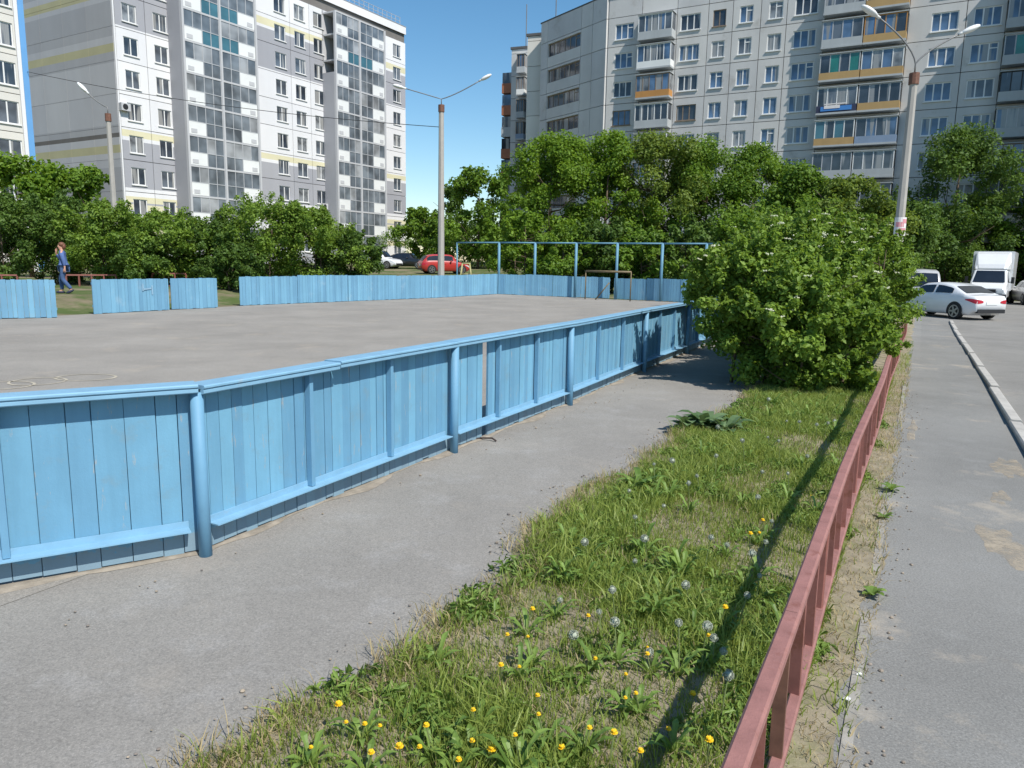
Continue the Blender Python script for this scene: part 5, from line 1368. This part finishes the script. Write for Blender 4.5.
# burdock clump beside the path and single weeds
def big_weed(label, px, py, n, L, W, seed, cat='plant', name='burdock_plant', m='burdock'):
    p = gp(px, py); o = link(name, leafy_mesh(name, n, L, W, M[m], seed, .5, False), None, (p.x, p.y, zt(p.x, p.y) + .02)); return tag(o, label, cat)
big_weed('broad leaved plant at the lawn edge, left one of the clump on the path side', 688, 432, 14, .27, .15, 201)
big_weed('broad leaved plant in the middle of the clump at the lawn edge', 706, 431, 16, .30, .17, 202)
big_weed('broad leaved plant at the right of the clump by the lawn edge', 726, 434, 14, .27, .15, 203)
big_weed('dark green weed growing at the path edge, below the dry patch', 640, 492, 14, .20, .07, 204, 'weed', 'edge_weed', 'weed')
big_weed('single small green weed growing out of the sidewalk asphalt', 871, 600, 9, .075, .05, 205, 'weed', 'sidewalk_weed', 'weed')
big_weed('small weed by the concrete edging, farther one', 891, 494, 10, .10, .05, 206, 'weed', 'sidewalk_weed', 'weed')
big_weed('small weed by the concrete edging, between the two others', 884, 522, 9, .07, .04, 207, 'weed', 'sidewalk_weed', 'weed')
# little bits on the ground
def litter(label, px, py, s, seed):
    p = gp(px, py); mb = MB(); g = random.Random(seed)
    vs = [(s * g.uniform(-1, 1), s * g.uniform(-1, 1), g.uniform(.0, .012)) for _ in range(4)]
    ring = [(s * math.cos(a) * g.uniform(.5, 1), s * .6 * math.sin(a) * g.uniform(.5, 1), g.uniform(.002, .012)) for a in (0, 1.2, 2.4, 3.5, 4.7, 5.6)]
    mb.prism(ring, (0, 0, .003)); o = mb.build('paper_scrap', M['litter']); o.location = (p.x, p.y, zt(p.x, p.y) + .021)
    tag(o, label, 'litter')
litter('small white scrap on the sidewalk beside the railing, the farther one', 858, 680, .016, 1)
litter('white torn scrap on the sidewalk by the bottom of the railing', 846, 705, .026, 2)
p = gp(483, 441); mb = MB(); mb.tube([(-.12, .02, .012), (0, .03, .02), (.09, -.01, .03), (.13, -.05, .012)], .009, 6); o = mb.build('dark_stick', M['stick']); o.location = (p.x, p.y, .004)
tag(o, 'dark bent stick on the path below the missing fence plank', 'stick')

# ------------------------------------------------------------------ light and sky
SUN_AZ, SUN_EL = R(141), R(50.5)
w = bpy.data.worlds.new('World'); sc.world = w; w.use_nodes = True
nt = w.node_tree; bg = nt.nodes['Background']; sky = nt.nodes.new('ShaderNodeTexSky'); sky.sky_type = 'NISHITA'
sky.sun_disc = False; sky.sun_elevation = SUN_EL; sky.sun_rotation = SUN_AZ; sky.air_density = 1.0; sky.dust_density = .35; sky.ozone_density = 1.6; sky.altitude = 200
hs = nt.nodes.new('ShaderNodeHueSaturation'); hs.inputs['Saturation'].default_value = 1.25; hs.inputs['Hue'].default_value = .492
nt.links.new(sky.outputs[0], hs.inputs['Color']); nt.links.new(hs.outputs[0], bg.inputs['Color']); bg.inputs['Strength'].default_value = .108
sl = bpy.data.lights.new('sun', 'SUN'); sl.energy = 4.2; sl.angle = R(.53); sl.color = (1, .955, .88)
so = bpy.data.objects.new('sun', sl); col.objects.link(so)
sd = -Vector((math.sin(SUN_AZ) * math.cos(SUN_EL), math.cos(SUN_AZ) * math.cos(SUN_EL), math.sin(SUN_EL)))
so.rotation_euler = sd.to_track_quat('-Z', 'Y').to_euler(); so.location = (20, -20, 40)

vs = sc.view_settings; vs.view_transform = 'Standard'; vs.look = 'None'; vs.exposure = 0.43; vs.gamma = 1.0; vs.use_curve_mapping = False
sc.render.engine = 'CYCLES'; cy = sc.cycles
cy.use_denoising = True; cy.max_bounces = 6; cy.diffuse_bounces = 3; cy.transmission_bounces = 3; cy.glossy_bounces = 3; cy.sample_clamp_indirect = 8
